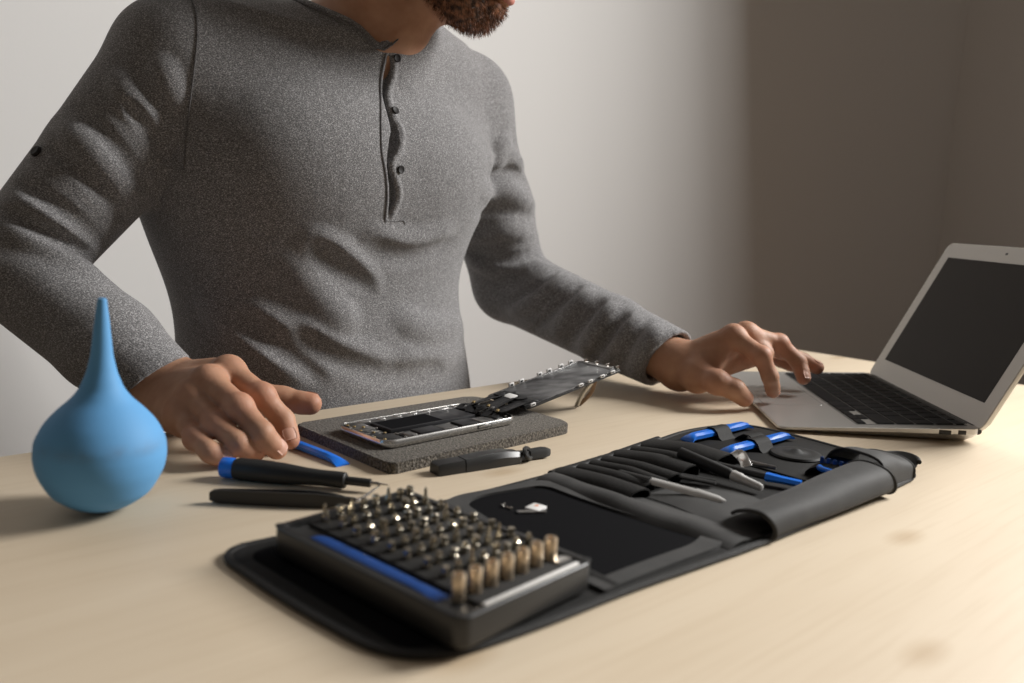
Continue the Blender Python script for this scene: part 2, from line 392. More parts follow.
# ------------------------------------------------------------------ signed-distance modelling of the figure
def smin(a, b, k):
    if k <= 0: return np.minimum(a, b)
    h = np.maximum(k - np.abs(a - b), 0) / k
    return np.minimum(a, b) - h * h * k * .25
class SDF:
    def __init__(s): s.p = []
    def _add(s, fn, lo, hi, k, op): s.p.append((fn, np.array(lo, float), np.array(hi, float), k, op)); return s
    def capsule(s, a, b, ra, rb, k=6, op='u'):
        a, b = np.asarray(a, float), np.asarray(b, float); d = b - a; dd = d @ d + 1e-9; m = max(ra, rb)
        def fn(X, Y, Z):
            px, py, pz = X - a[0], Y - a[1], Z - a[2]
            h = np.clip((px * d[0] + py * d[1] + pz * d[2]) / dd, 0, 1)
            return np.sqrt((px - h * d[0]) ** 2 + (py - h * d[1]) ** 2 + (pz - h * d[2]) ** 2) - (ra + (rb - ra) * h)
        return s._add(fn, np.minimum(a, b) - m, np.maximum(a, b) + m, k, op)
    def chain(s, pts, rad, k=6, op='u', kk=None):
        for i in range(len(pts) - 1): s.capsule(pts[i], pts[i + 1], rad[i], rad[i + 1], k, op)
        return s
    def ell(s, c, R, r, k=8, op='u'):          # R columns = axes
        c = np.asarray(c, float); R = np.asarray(R, float); m = max(r)
        def fn(X, Y, Z):
            p = (X - c[0], Y - c[1], Z - c[2])
            q = [(p[0] * R[0, i] + p[1] * R[1, i] + p[2] * R[2, i]) / r[i] for i in range(3)]
            n = np.sqrt(q[0] ** 2 + q[1] ** 2 + q[2] ** 2)
            g = np.sqrt((q[0] / r[0]) ** 2 + (q[1] / r[1]) ** 2 + (q[2] / r[2]) ** 2) + 1e-6
            return n * (n - 1) / g
        return s._add(fn, c - m, c + m, k, op)
    def custom(s, fn, lo, hi, k=8, op='u'): return s._add(fn, lo, hi, k, op)
    def _acc(s, D, d, k, op):
        if op == 'u': return smin(D, d, k)
        if op == 's': return -smin(-D, d, k)
        if op == 'i': return np.maximum(D, d)
    def pts(s, P):
        P = np.asarray(P, float); X, Y, Z = P[:, 0], P[:, 1], P[:, 2]
        D = np.full(len(P), 1e3)
        for fn, lo, hi, k, op in s.p: D = s._acc(D, fn(X, Y, Z), k, op)
        return D
    def grid(s, xs, ys, zs):
        D = np.full((len(xs), len(ys), len(zs)), 60.0, np.float32)
        ax = [np.asarray(q, np.float32) for q in (xs, ys, zs)]
        for fn, lo, hi, k, op in s.p:
            mg = 14 + k
            sl = tuple(slice(max(np.searchsorted(q, l - mg) - 1, 0), np.searchsorted(q, h + mg) + 1) for q, l, h in zip(ax, lo, hi))
            if any(a.stop - a.start < 1 for a in sl): continue
            X, Y, Z = ax[0][sl[0]][:, None, None], ax[1][sl[1]][None, :, None], ax[2][sl[2]][None, None, :]
            D[sl] = s._acc(D[sl], fn(X, Y, Z), k, op)
        return D
    def hit(s, px, py, Y0=450.0, step=.7):
        d = unit(ray(px, py)); t = Y0
        for _ in range(90):
            q = s.pts((EYE + d * t)[None])[0]
            if q < .15: break
            t += q * step
            if t > 2000: break
        return EYE + d * t
    def normal(s, p, e=2.0):
        P = np.repeat(p[None], 6, 0)
        for i in range(3): P[2 * i, i] += e; P[2 * i + 1, i] -= e
        q = s.pts(P); return unit(q[0::2] - q[1::2])

def surface_nets(F, xs, ys, zs):
    I = F < 0
    s = np.zeros([n - 1 for n in F.shape], np.uint8)
    offs = [(i, j, k) for i in (0, 1) for j in (0, 1) for k in (0, 1)]
    sl = lambda o, n: slice(o, n - 1 + o)
    for o in offs: s += I[sl(o[0], F.shape[0]), sl(o[1], F.shape[1]), sl(o[2], F.shape[2])]
    ids = np.argwhere((s > 0) & (s < 8))
    idx = np.full(s.shape, -1, np.int32); idx[tuple(ids.T)] = np.arange(len(ids))
    ax = [np.asarray(q, float) for q in (xs, ys, zs)]
    acc = np.zeros((len(ids), 3)); cnt = np.zeros(len(ids))
    fc = {o: F[ids[:, 0] + o[0], ids[:, 1] + o[1], ids[:, 2] + o[2]] for o in offs}
    for o in offs:
        for d in range(3):
            if o[d]: continue
            o2 = tuple(o[i] + (i == d) for i in range(3))
            fa, fb = fc[o], fc[o2]; m = (fa < 0) != (fb < 0)
            t = np.where(m, fa / np.where(m, fa - fb, 1), 0)
            for i in range(3):
                a = ax[i][ids[:, i] + o[i]]
                if i == d: a = a + t * (ax[i][ids[:, i] + 1] - ax[i][ids[:, i]])
                acc[:, i] += np.where(m, a, 0)
            cnt += m
    V = acc / cnt[:, None]
    Q = []
    for d in range(3):
        a, b = (d + 1) % 3, (d + 2) % 3
        A = np.moveaxis(I, (d, a, b), (0, 1, 2)); X = np.moveaxis(idx, (d, a, b), (0, 1, 2))
        ch = A[:-1, 1:-1, 1:-1] != A[1:, 1:-1, 1:-1]
        e = np.argwhere(ch); flip = ~A[:-1, 1:-1, 1:-1][ch]
        i, j, k = e[:, 0], e[:, 1] + 1, e[:, 2] + 1
        q = np.stack([X[i, j - 1, k - 1], X[i, j, k - 1], X[i, j, k], X[i, j - 1, k]], 1)
        q[flip] = q[flip][:, ::-1]
        Q.append(q)
    return V, np.concatenate(Q)

def np_obj(name, V, Q, mat, parent, smooth=True):
    v = world(V) - wloc(parent)
    me = bpy.data.meshes.new(name)
    me.vertices.add(len(v)); me.vertices.foreach_set('co', v.astype(np.float32).ravel())
    me.loops.add(Q.size); me.loops.foreach_set('vertex_index', Q.astype(np.int32).ravel())
    me.polygons.add(len(Q)); me.polygons.foreach_set('loop_start', np.arange(0, Q.size, 4, dtype=np.int32))
    me.update(calc_edges=True); me.validate()
    if smooth: me.shade_smooth()
    me.materials.append(mat)
    o = bpy.data.objects.new(name, me); C.objects.link(o); o.parent = parent; return o

# ------------------------------------------------------------------ the man: skeleton (mm)
PHI = math.radians(-43)
FW_ = np.array([math.cos(PHI), math.sin(PHI), 0]); LF_ = np.array([-math.sin(PHI), math.cos(PHI), 0]); UPZ = np.array([0, 0, 1.0])
AX0 = np.array([-206.0, 963.0, 0])
# silhouettes of the torso: image row, left, right -> level, centre, half width
lev = []
for yy, xl, xr in ((420, 192, 478), (388, 193, 476), (362, 193, 472), (330, 193, 467), (300, 189, 463), (281, 183, 461.5), (246, 170, 471), (217, 161, 484), (190, 153, 493)):
    p = at_y((xl + xr) / 2, yy, 963); q = at_y(xl, yy, 963); r = at_y(xr, yy, 963)
    lev.append((p[2], p[0], r[0] - q[0]))
lev.sort()
vd = unit(np.array([-.21, 1.0, 0])); nn = np.array([vd[1], -vd[0], 0])
zl, cxl, al, bl = [], [], [], []
RATIO = .67
for z, cx, wd in lev:
    a = wd / 2 * abs(nn[0]) * 1.0 / math.sqrt((LF_ @ nn) ** 2 + (RATIO * (FW_ @ nn)) ** 2)
    zl.append(z); cxl.append(cx); al.append(a); bl.append(a * RATIO)
zl, cxl, al, bl = map(np.array, (zl, cxl, al, bl))
zt = np.r_[-330, -230, zl, zl[-1] + 45, zl[-1] + 85, zl[-1] + 118, zl[-1] + 142]
at_ = np.r_[165, 175, al, al[-1] + 3, al[-1] - 12, al[-1] - 52, al[-1] - 105]
bt_ = np.r_[118, 118, bl, bl[-1] + 3, bl[-1] - 10, bl[-1] - 34, bl[-1] - 62]
cxt = np.r_[cxl[0], cxl[0], cxl, np.full(4, cxl[-1])]
_zz = np.arange(zt[0], zt[-1] + 1, 4.0); _k = np.exp(-.5 * (np.arange(-12, 13) * 4 / 17.0) ** 2); _k /= _k.sum()
def _sm(v):
    v = np.interp(_zz, zt, v); return np.convolve(np.r_[np.full(12, v[0]), v, v[-1] + (v[-1] - v[-2]) * np.arange(1, 13)], _k, 'valid')
at_, bt_, cxt = _sm(at_), _sm(bt_), _sm(cxt); zt = _zz
def torso_fn(grow):
    def fn(X, Y, Z):
        cx = np.interp(Z, zt, cxt); a = np.interp(Z, zt, at_) + grow; b = np.interp(Z, zt, bt_) + grow
        dx, dy = X - cx, Y - 963.0 - (cx + 206) * 0
        l = dx * LF_[0] + dy * LF_[1]; f = dx * FW_[0] + dy * FW_[1]
        q = ((np.abs(l / a)) ** 2.25 + (np.abs(f / b)) ** 2.25) ** (1 / 2.25)
        d = (q - 1) * np.minimum(a, b) * .92
        return np.maximum(d, np.maximum(Z - (zt[-1] + grow), zt[0] - Z))
    return fn
Rsh, Lsh = at_y(177, 63, 838), at_y(462, 104, 1094)
Rel, Rwr = at_y(15, 267, 745), at_y(162, 388, 713)
Lel, Lwr = at_y(511, 284, 1168), at_y(677, 363, 955)
NB, NT = at_y(366, 36, 948), at_y(384, -60, 925)

# hands: joints from wrist to finger tips
RH = dict(idx=[(-232, 682, 57), (-198, 661, 43), (-181, 661, 24), (-173, 651, 11)],
          mid=[(-241, 662, 52), (-207, 632, 40), (-186, 620, 24), (-176, 627, 10)],
          rng=[(-251, 655, 41), (-222, 625, 28), (-201, 611, 18), (-191, 622, 9)],
          pky=[(-258, 649, 29), (-235, 618, 18), (-219, 602, 13), (-208, 607, 8)],
          thb=[(-268, 706, 34), (-228, 706, 35), (-196, 713, 29), (-171, 712, 27)])
LH = dict(idx=[(245, 926, 75), (270, 900, 59), (281, 898, 37), (288, 906, 20)],
          mid=[(264, 946, 76), (306, 957, 66), (331, 958, 45), (334, 946, 29)],
          rng=[(270, 964, 70), (316, 978, 56), (346, 986, 43), (360, 976, 37)],
          pky=[(268, 978, 58), (303, 998, 46), (326, 1004, 38), (343, 998, 33)],
          thb=[(207, 918, 32), (222, 888, 30), (240, 884, 24), (253, 889, 14)])
FR = dict(idx=(11.2, 9.6, 8.5, 6.9), mid=(11.2, 9.8, 8.6, 7.0), rng=(10.8, 9.2, 8.1, 6.7), pky=(9.8, 8.2, 7.1, 5.9), thb=(15.5, 12.4, 11.0, 8.6))
ruddy = []
nails = []
def hand_sdf(H, wr, el, side_up):
    """palm block + five separate fingers, each a chain of tapering phalanges"""
    S = SDF(); P = {k: [np.array(q, float) for q in v] for k, v in H.items()}
    wr = np.asarray(wr, float); fa = unit(el - wr)
    across = unit(P['pky'][0] - P['idx'][0])
    wa, wb = wr - across * 11, wr + across * 12
    palm = SDF()
    for k, r0, r1, st in (('idx', 15, 12.5, wa), ('mid', 16, 13, wr), ('rng', 15.5, 12.5, wr + across * 5), ('pky', 15, 11.5, wb)):
        palm.capsule(st, P[k][0], r0, r1, 9)
    hv = unit(np.cross(unit(P['mid'][0] - wr), across)); hv = hv * (1 if hv[2] > 0 else -1)
    palm.capsule(wr - hv * 6, wr * .35 + P['rng'][0] * .65 - hv * 9, 15, 13, 12)
    palm.capsule(wr, P['thb'][0], 19, 17, 14); palm.capsule(P['thb'][0], P['idx'][0] * .7 + wr * .3 - hv * 8, 16, 12, 16)
    palm.capsule(wb - hv * 7, P['pky'][0] - hv * 9, 17, 13, 14); palm.capsule(wr - hv * 10, (P['mid'][0] + P['rng'][0]) / 2 - hv * 11, 17, 13, 14)
    palm.capsule(wa, wa + fa * 90, 21, 26, 12); palm.capsule(wb, wb + fa * 90, 19, 25, 12); palm.capsule(wr, wr + fa * np.linalg.norm(el - wr) * .75, 22, 29, 14)
    if side_up < 1: palm.capsule(wr - hv * 12, P['mid'][0] * .7 + P['mid'][1] * .3 - hv * 21, 16, 11, 14)
    chains = []
    for k in ('idx', 'mid', 'rng', 'pky', 'thb'):
        F = SDF(); q = P[k]; r = FR[k]
        for i in range(3): F.capsule(q[i], q[i + 1], r[i], r[i + 1], 5)
        F.ell(q[1] + hv * .8, np.eye(3), (r[1] + .4,) * 3, 5)
        if k != 'thb': F.ell(q[0] + hv * 1.4, np.eye(3), (r[0] + .8,) * 3, 10)
        dd = unit(q[3] - q[2]); bk0 = unit((hv if k != 'thb' else unit(hv * .5 + np.array([0, 1.0, 0]) * .9)) - dd * ((hv if k != 'thb' else unit(hv * .5 + np.array([0, 1.0, 0]) * .9)) @ dd)); F.capsule(q[3] - dd * 8 - bk0 * 1.3, q[3] - dd * 1 - bk0 * .8, r[3] + .8, r[3] + .1, 4)
        chains.append(F)
        ruddy.append((q[1], 11.0)); ruddy.append((q[0], 10.0)); ruddy.append((q[3], 9.0))
        # nail: on the back of the last phalanx
        pd = unit(q[2] - q[1]); ax_ = unit(np.cross(unit(q[1] - q[0]), dd)); bk = np.cross(ax_, dd)
        ref = hv + np.array([.7, -.35, 0]) * side_up if k != 'thb' else unit(hv * .5 + np.array([0, 1.0, 0]) * .9)
        bk = unit(ref - dd * (ref @ dd)); nails.append((q[3], dd, bk, r[3], k))
    def fn(X, Y, Z):
        def ev(S_):
            D = 1e3
            for f_, lo, hi, k_, op in S_.p: D = smin(D, f_(X, Y, Z), k_) if not isinstance(D, float) else f_(X, Y, Z)
            return D
        p = ev(palm); D = None
        for F in chains:
            d = smin(p, ev(F), 5.5); D = d if D is None else smin(D, d, .8)
        return D
    allp = np.array([q for v in P.values() for q in v] + [wr, wr + fa * 150])
    return fn, allp.min(0) - 40, allp.max(0) + 40
rh_fn, rlo, rhi = hand_sdf(RH, Rwr, Rel, 1)
lh_fn, llo, lhi = hand_sdf(LH, Lwr, Lel, .6)

# head frame: looking to the right of the picture and down
hf = unit(np.array([.95, -.30, 0])); pt = math.radians(24)
hF = hf * math.cos(pt) - UPZ * math.sin(pt); hL = np.cross(UPZ, hf); hU = np.cross(hF, hL); HR = np.stack([hF, hL, hU], 1)
chin = at_y(472, 24, 905)
HC = chin - HR @ np.array([76, 0, -98.0])
hp = lambda f, l, u: HC + HR @ np.array([f, l, u], float)

body = SDF()
body.custom(torso_fn(-24), (-480, 700, -330), (60, 1240, 420), 10)
for sh, el in ((Rsh, Rel), (Lsh, Lel)):
    body.capsule(sh, el, 38, 33, 24); body.capsule(sh, NB - UPZ * 22, 42, 46, 26)
for el, wr in ((Rel, Rwr), (Lel, Lwr)): body.capsule(el, el * .3 + wr * .7, 36, 30, 14)
body.capsule(NB - UPZ * 45, NT, 58, 51, 24); body.capsule(NT, hp(-22, 0, 10), 52, 56, 24)
# the throat: larynx and the two neck cords
body.capsule(hp(22, 0, -78), NB + FW_ * 44 - UPZ * 12, 30, 24, 20)
# skull and face
body.ell(hp(-12, 0, 28), HR, (96, 76, 98), 10); body.ell(hp(40, 0, -20), HR, (56, 62, 78), 26)
body.capsule(hp(62, 16, -84), hp(62, -16, -84), 20, 20, 18); body.capsule(hp(4, 54, -50), hp(58, 20, -82), 20, 18, 16); body.capsule(hp(4, -54, -50), hp(58, -20, -82), 20, 18, 16)
body.capsule(hp(90, 0, 22), hp(109, 0, -20), 9, 12.5, 9); body.ell(hp(100, 11, -22), HR, (9, 8, 7), 5); body.ell(hp(100, -11, -22), HR, (9, 8, 7), 5)
body.capsule(hp(88, 30, 34), hp(92, 10, 32), 9, 8, 12); body.capsule(hp(88, -30, 34), hp(92, -10, 32), 9, 8, 12)
for s_ in (1, -1):
    body.ell(hp(88, 32 * s_, 18), HR, (15, 15, 11), 8, 's'); body.ell(hp(74, 32 * s_, 16), HR, (13.5, 16, 14), 6); body.capsule(hp(84, 22 * s_, 22.5), hp(79, 44 * s_, 21), 5.5, 5, 5); body.capsule(hp(83, 22 * s_, 8), hp(79, 43 * s_, 8), 4.5, 4.5, 5)
    body.ell(hp(68, 46 * s_, -14), HR, (20, 16, 18), 20)
    body.ell(hp(-12, 76 * s_, 0), HR, (17, 7, 30), 6); body.ell(hp(-8, 84 * s_, 2), HR, (8, 5, 17), 4, 's')
body.capsule(hp(92, 20, -52), hp(97, 0, -50), 5, 8, 8); body.capsule(hp(92, -20, -52), hp(97, 0, -50), 5, 8, 8)
body.capsule(hp(88, 19, -62), hp(94, 0, -63), 6, 9, 8); body.capsule(hp(88, -19, -62), hp(94, 0, -63), 6, 9, 8)
body.capsule(hp(104, 17, -57), hp(108, 0, -57), 2.2, 2.2, 3, 's'); body.capsule(hp(104, -17, -57), hp(108, 0, -57), 2.2, 2.2, 3, 's')
body.custom(rh_fn, rlo, rhi, 10); body.custom(lh_fn, llo, lhi, 10)
# hips, thighs and lower legs below the table
HIP = AX0 + np.array([0, 0, -290.0]); legs = []
for s_ in (-1, 1):
    h_ = HIP + LF_ * 92 * s_; kn = h_ + FW_ * 400 + LF_ * 60 * s_ + UPZ * 10; an = kn - FW_ * 30 + UPZ * (-TZ + 85 - kn[2]); legs.append((h_, kn, an))
    body.capsule(h_, kn, 78, 54, 20); body.capsule(kn, an, 50, 36, 14); body.capsule(an - UPZ * 40, an + FW_ * 150 - UPZ * 60, 34, 22, 14)

man = thing('person', (AX0[0], AX0[1], -TZ), 'bearded man in a grey heather henley shirt, one hand on the laptop', 'person')
# beard and hair: a thick base with single strands standing out of it
def strands(V, Q, n, ln, wd, drop, seed):
    r = np.random.default_rng(seed); nv = np.zeros_like(V)
    fn_ = np.cross(V[Q[:, 2]] - V[Q[:, 0]], V[Q[:, 3]] - V[Q[:, 1]])
    for i in range(4): np.add.at(nv, Q[:, i], fn_)
    nv /= np.linalg.norm(nv, axis=1, keepdims=True) + 1e-9
    i = r.integers(0, len(V), n); p = V[i]; d = nv[i] + r.normal(0, .35, (n, 3)) + drop
    d /= np.linalg.norm(d, axis=1, keepdims=True); s = np.cross(d, r.normal(0, 1, (n, 3))); s /= np.linalg.norm(s, axis=1, keepdims=True)
    l_ = (ln * r.uniform(.5, 1.2, n))[:, None]; m_ = p + d * l_ * .55; e_ = p + d * l_ + (drop * .35) * l_
    W = np.stack([p - s * wd, p + s * wd, m_ + s * wd * .7, m_ - s * wd * .7, e_, e_ + s * .08], 1).reshape(-1, 3)
    k = np.arange(n)[:, None] * 6
    return W, np.concatenate([k + [0, 1, 2, 3], k + [3, 2, 5, 4]])
bd = SDF()
for s_ in (1, -1):
    bd.capsule(hp(4, 56 * s_, -34), hp(28, 48 * s_, -62), 17, 20, 10); bd.capsule(hp(28, 48 * s_, -62), hp(60, 22 * s_, -82), 20, 22, 10); bd.capsule(hp(6, 60 * s_, 6), hp(4, 56 * s_, -34), 10, 17, 8)
    bd.capsule(hp(82, 27 * s_, -50), hp(74, 24 * s_, -78), 8, 15, 8); bd.capsule(hp(88, 24 * s_, -46), hp(98, 6 * s_, -39), 5.5, 5.5, 5); bd.capsule(hp(40, 28 * s_, -80), hp(62, 12 * s_, -84), 17, 19, 10)
bd.capsule(hp(68, 15, -83), hp(68, -15, -83), 21, 21, 10); bd.capsule(hp(90, 7, -74), hp(90, -7, -74), 11, 11, 8)
def sub_grid(S, lo, hi, h): 
    ax = [np.arange(a, b, h, dtype=np.float32) for a, b in zip(lo, hi)]; return surface_nets(S.grid(*ax), *ax)
Vb, Qb = sub_grid(bd, HC - 150, HC + 150, 2.4)
Vs, Qs = strands(Vb, Qb, 15000, 5.2, .30, hF * .35 - hU * .55, 3)
np_obj('beard', np.concatenate([Vb, Vs]), np.concatenate([Qb, Qs + len(Vb)]), M['beard'], man)
hs = SDF(); hs.ell(hp(-18, 0, 40), HR, (102, 83, 100), 10)
hs.custom(lambda X, Y, Z: ((X - HC[0]) * hF[0] + (Y - HC[1]) * hF[1] + (Z - HC[2]) * hF[2]) * .75 - ((X - HC[0]) * hU[0] + (Y - HC[1]) * hU[1] + (Z - HC[2]) * hU[2]) * .66 - 2, HC - 200, HC + 200, 4, 'i')
for s_ in (1, -1): hs.ell(hp(-8, 82 * s_, -2), HR, (22, 14, 34), 4, 's')
Vh, Qh = sub_grid(hs, HC - 170, HC + 170, 4)
Vs, Qs = strands(Vh, Qh, 12000, 13, .5, -hF * 1.5 - hU * .5, 5)
np_obj('hair', np.concatenate([Vh, Vs]), np.concatenate([Qh, Qs + len(Vh)]), M['hair'], man)

# ------------------------------------------------------------------ the shirt
sh = SDF()
sh.custom(torso_fn(0), (-480, 700, -90), (60, 1240, 420), 10)
sh.ell(AX0 + FW_ * 62 + LF_ * 62 + UPZ * 238, np.stack([FW_, LF_, UPZ], 1), (52, 86, 62), 40); sh.ell(AX0 + FW_ * 62 - LF_ * 66 + UPZ * 238, np.stack([FW_, LF_, UPZ], 1), (50, 86, 62), 40)
sh.capsule(Rsh, Lsh, 52, 52, 60); sh.capsule(Rsh, NB - UPZ * 22, 50, 58, 40); sh.capsule(Lsh, NB - UPZ * 22, 50, 58, 40); sh.capsule(Lsh * .6 + NB * .4 + UPZ * 4, NB + LF_ * 34 - UPZ * 2, 46, 48, 34)
Rm, Lm = at_y(105, 162, 795), Lsh * .45 + Lel * .55
sh.capsule(Rsh, Rm, 58, 54, 9); sh.capsule(Rm, Rel, 54, 44, 4); Rf = Rel * .35 + Rwr * .65
Rc = Rwr + unit(Rel - Rwr) * 2; sh.capsule(Rel, Rf, 45, 42, 8); sh.capsule(Rf, Rc, 42, 35, 10)
sh.capsule(Lsh, Lm, 57, 55, 22); sh.capsule(Lm, Lel, 55, 51, 14); Lf = Lel * .35 + Lwr * .65
Lc = Lwr + unit(Lel - Lwr) * 14; sh.capsule(Lel, Lf, 51, 44, 14); sh.capsule(Lf, Lc, 44, 38, 10)
smooth_base = SDF(); smooth_base.p = list(sh.p)
def fold(px, r=6.0, k=14, op='u', lift=0.0, n=5):
    P = [smooth_base.hit(*q) for q in spline(np.array(px, float), n)]
    P = [p for p in P if p[1] < 1500]
    N_ = [smooth_base.normal(p) for p in P]
    P = [p + q * lift for p, q in zip(P, N_)]; m = len(P)
    rr = [max(r * math.sin(math.pi * (i + .6) / (m + .2)) ** .6, 1.0) for i in range(m)]
    sh.chain(P, rr, k, op)
RG = dict(r=7, k=15, lift=-9.2); CR = dict(r=3.4, k=9, op='s', lift=3.4)
for px in ([(118, 77), (130, 98), (147, 122)], [(160, 64), (166, 82), (172, 100)], [(62, 128), (96, 158), (130, 196)],
           [(10, 196), (56, 222), (104, 256)], [(2, 228), (50, 246), (100, 276)]): fold(px, **RG)
for px in ([(74, 104), (120, 150), (150, 190)], [(128, 105), (160, 145), (178, 166)], [(50, 148), (92, 182), (124, 220)],
           [(22, 184), (66, 212), (112, 250)], [(6, 211), (56, 236), (106, 268)]): fold(px, **CR)
for px in ([(311, 238), (340, 258), (372, 284)], [(241, 308), (281, 335), (324, 366)], [(298, 325), (336, 349), (390, 365)], [(291, 266), (331, 308), (348, 322)], [(372, 236), (410, 246), (450, 232)],
           [(398, 360), (430, 360), (462, 352)], [(205, 300), (250, 340), (300, 372)], [(400, 318), (430, 330), (462, 326)]): fold(px, r=9, k=22, lift=-14)
for px in ([(313, 247), (340, 268), (370, 290)], [(241, 316), (281, 345), (321, 377)], [(298, 335), (335, 359), (389, 375), (436, 369)], [(370, 247), (409, 257), (451, 243)]): fold(px, r=5, k=16, op='s', lift=9.5)
for px in ([(490, 160), (510, 156), (524, 168)], [(484, 196), (508, 192), (534, 204)], [(474, 238), (506, 232), (545, 236)], [(470, 262), (508, 272), (552, 258)], [(566, 276), (540, 296), (512, 312)],
           [(590, 292), (566, 318), (545, 346)], [(612, 306), (592, 336), (574, 362)], [(636, 318), (618, 344), (600, 370)], [(658, 328), (645, 350), (632, 374)], [(508, 140), (498, 152), (497, 172)]): fold(px, r=6.5, k=14, lift=-6.0)
for px in ([(486, 178), (510, 172), (530, 186)], [(478, 214), (506, 212), (540, 220)], [(470, 252), (508, 258), (550, 246)], [(558, 268), (534, 288), (506, 304)], [(580, 284), (556, 308), (532, 334)],
           [(602, 300), (580, 328), (560, 354)], [(626, 314), (606, 340), (588, 366)]): fold(px, r=3.6, k=9, op='s', lift=3.6)
# placket opening: the upper flap stands open in waves between its buttons
GAP = [(390, 57, 2.2), (390, 66, 3.6), (388, 78, 4.2), (385.5, 95, 2.4), (391, 116, 2.8), (396, 132, 5.4), (394, 149, 6.2), (389.7, 165, 2.2), (393.6, 186, 4.4), (393.5, 201, 4.2), (389.5, 217, .8)]
gsp = spline(np.array(GAP, float), 3)
gp = [smooth_base.hit(q[0] - 1.0, q[1]) for q in gsp]
sh.chain([p - smooth_base.normal(p) * .5 for p in gp], [max(q[2] * .9, .5) for q in gsp], .6, 's')
sh.chain([p - smooth_base.normal(p) * 5.5 for p in gp], [max(q[2] * 1.2, .6) for q in gsp], .6, 's')
lip = [smooth_base.hit(q[0] + q[2] * .95 + 1.6, q[1]) for q in gsp]
sh.chain([p + smooth_base.normal(p) * -1.6 for p in lip], [2.0] * len(lip), 3)
# openings: cuffs, neck, hem
for wr, el, r in ((Rwr, Rel, 30), (Lwr, Lel, 34)):
    d_ = unit(el - wr); e_ = wr + d_ * (8 if r == 30 else 14)
    tl_ = -unit(np.cross(d_, np.cross(UPZ, d_)))
    pn = unit(-d_ + (UPZ * -.35 if r == 30 else UPZ * -.28))
    def cut(X, Y, Z, e_=e_, pn=pn): return np.minimum(60, -((X - e_[0]) * pn[0] + (Y - e_[1]) * pn[1] + (Z - e_[2]) * pn[2]))
    def cutter(X, Y, Z, e_=e_, pn=pn):
        px, py, pz = X - e_[0], Y - e_[1], Z - e_[2]
        return np.maximum(-(px * pn[0] + py * pn[1] + pz * pn[2]), np.sqrt(px ** 2 + py ** 2 + pz ** 2) - 75)
    sh.custom(cutter, e_ - 75, e_ + 75, 0, 's'); sh.capsule(e_ - d_ * 20, e_ + d_ * 24, r - 1, r - 4, 1.5, 's')
notch = smooth_base.hit(386.5, 51)
NC = notch - FW_ * 60; nk = []
for t in np.linspace(0, 2 * math.pi, 40, endpoint=False):
    f_, l_ = math.cos(t), math.sin(t)
    q = NC + FW_ * (60 * f_ * (1 + .12 * max(l_, 0)) if f_ > 0 else 56 * f_) + LF_ * (62 + 22 * max(f_, 0) * (l_ > 0)) * l_ * (1 - (.42 if l_ < 0 else .05) * max(f_, 0) ** 1.5); z = 520.0
    for _ in range(60):
        h_ = smooth_base.pts(np.array([[q[0], q[1], z]]))[0]
        if h_ < .2: break
        z -= h_ * .7
    nk.append((q[0], q[1], z))
nk = np.array(nk)
for _ in range(3): nk = .5 * nk + .25 * (np.roll(nk, 1, 0) + np.roll(nk, -1, 0))
U_, S_, Vt_ = np.linalg.svd(nk - nk.mean(0)); nkn = Vt_[2] * (1 if Vt_[2][2] > 0 else -1); nkc = nk.mean(0)
nq = nk - nkc; nang = np.arctan2(nq @ Vt_[1], nq @ Vt_[0]); no_ = np.argsort(nang); nang = nang[no_]
nrad = np.hypot(nq @ Vt_[0], nq @ Vt_[1])[no_]; nhei = (nq @ nkn)[no_]
def neck_region(grow, lo, hi):                 # inside the neckline, between lo and hi above its (wavy) level
    def fn(X, Y, Z):
        px, py, pz = X - nkc[0], Y - nkc[1], Z - nkc[2]
        h_ = px * nkn[0] + py * nkn[1] + pz * nkn[2]; a_ = px * Vt_[0][0] + py * Vt_[0][1] + pz * Vt_[0][2]; b_ = px * Vt_[1][0] + py * Vt_[1][1] + pz * Vt_[1][2]
        an_ = np.arctan2(b_, a_); R_ = np.sqrt(a_ * a_ + b_ * b_); f_ = np.minimum(R_ / 40, 1)
        h_ = h_ - np.interp(an_, nang, nhei, period=2 * math.pi) * f_
        return np.maximum(R_ - np.interp(an_, nang, nrad, period=2 * math.pi) - grow, np.maximum(h_ - hi, lo - h_))
    return fn
sh.custom(neck_region(0, -7, 200), nkc - 130, nkc + 200, 0, 's')
sh.custom(lambda X, Y, Z: -70 - Z + X * 0, (-480, 700, -400), (60, 1240, -40), 0, 'i')
def steps(segs):
    out = [segs[0][0]]
    for a, b, h_ in segs:
        n = max(1, int(round((b - a) / h_))); out += list(a + (b - a) * (np.arange(1, n + 1) / n))
    return np.array(out, np.float32)
bx = steps([(-560, -330, 8), (-330, -300, 3), (-300, -160, 1.6), (-160, 30, 3.6), (30, 180, 8), (180, 378, 1.6), (378, 420, 4)])
by = steps([(520, 590, 8), (590, 735, 1.6), (735, 860, 4), (860, 1020, 1.6), (1020, 1260, 8)])
bz = steps([(-760, -30, 14), (-30, 0, 5), (0, 96, 1.6), (96, 380, 8), (380, 640, 3.2)])
body.custom(neck_region(-1.0, -60, -3.0), nkc - 130, nkc + 90, 18)
V, Q = surface_nets(body.grid(bx, by, bz), bx, by, bz)
bo = np_obj('body', V, Q, M['skin'], man)
ru = np.zeros(len(V))
for c_, r_ in ruddy:
    near = np.all(np.abs(V - c_) < 3 * r_, axis=1)
    ru[near] = np.maximum(ru[near], np.exp(-((V[near] - c_) ** 2).sum(1) / (2 * (r_ * .8) ** 2)) * .55)
a_ = bo.data.attributes.new('ruddy', 'FLOAT', 'POINT'); a_.data.foreach_set('value', ru.astype(np.float32))
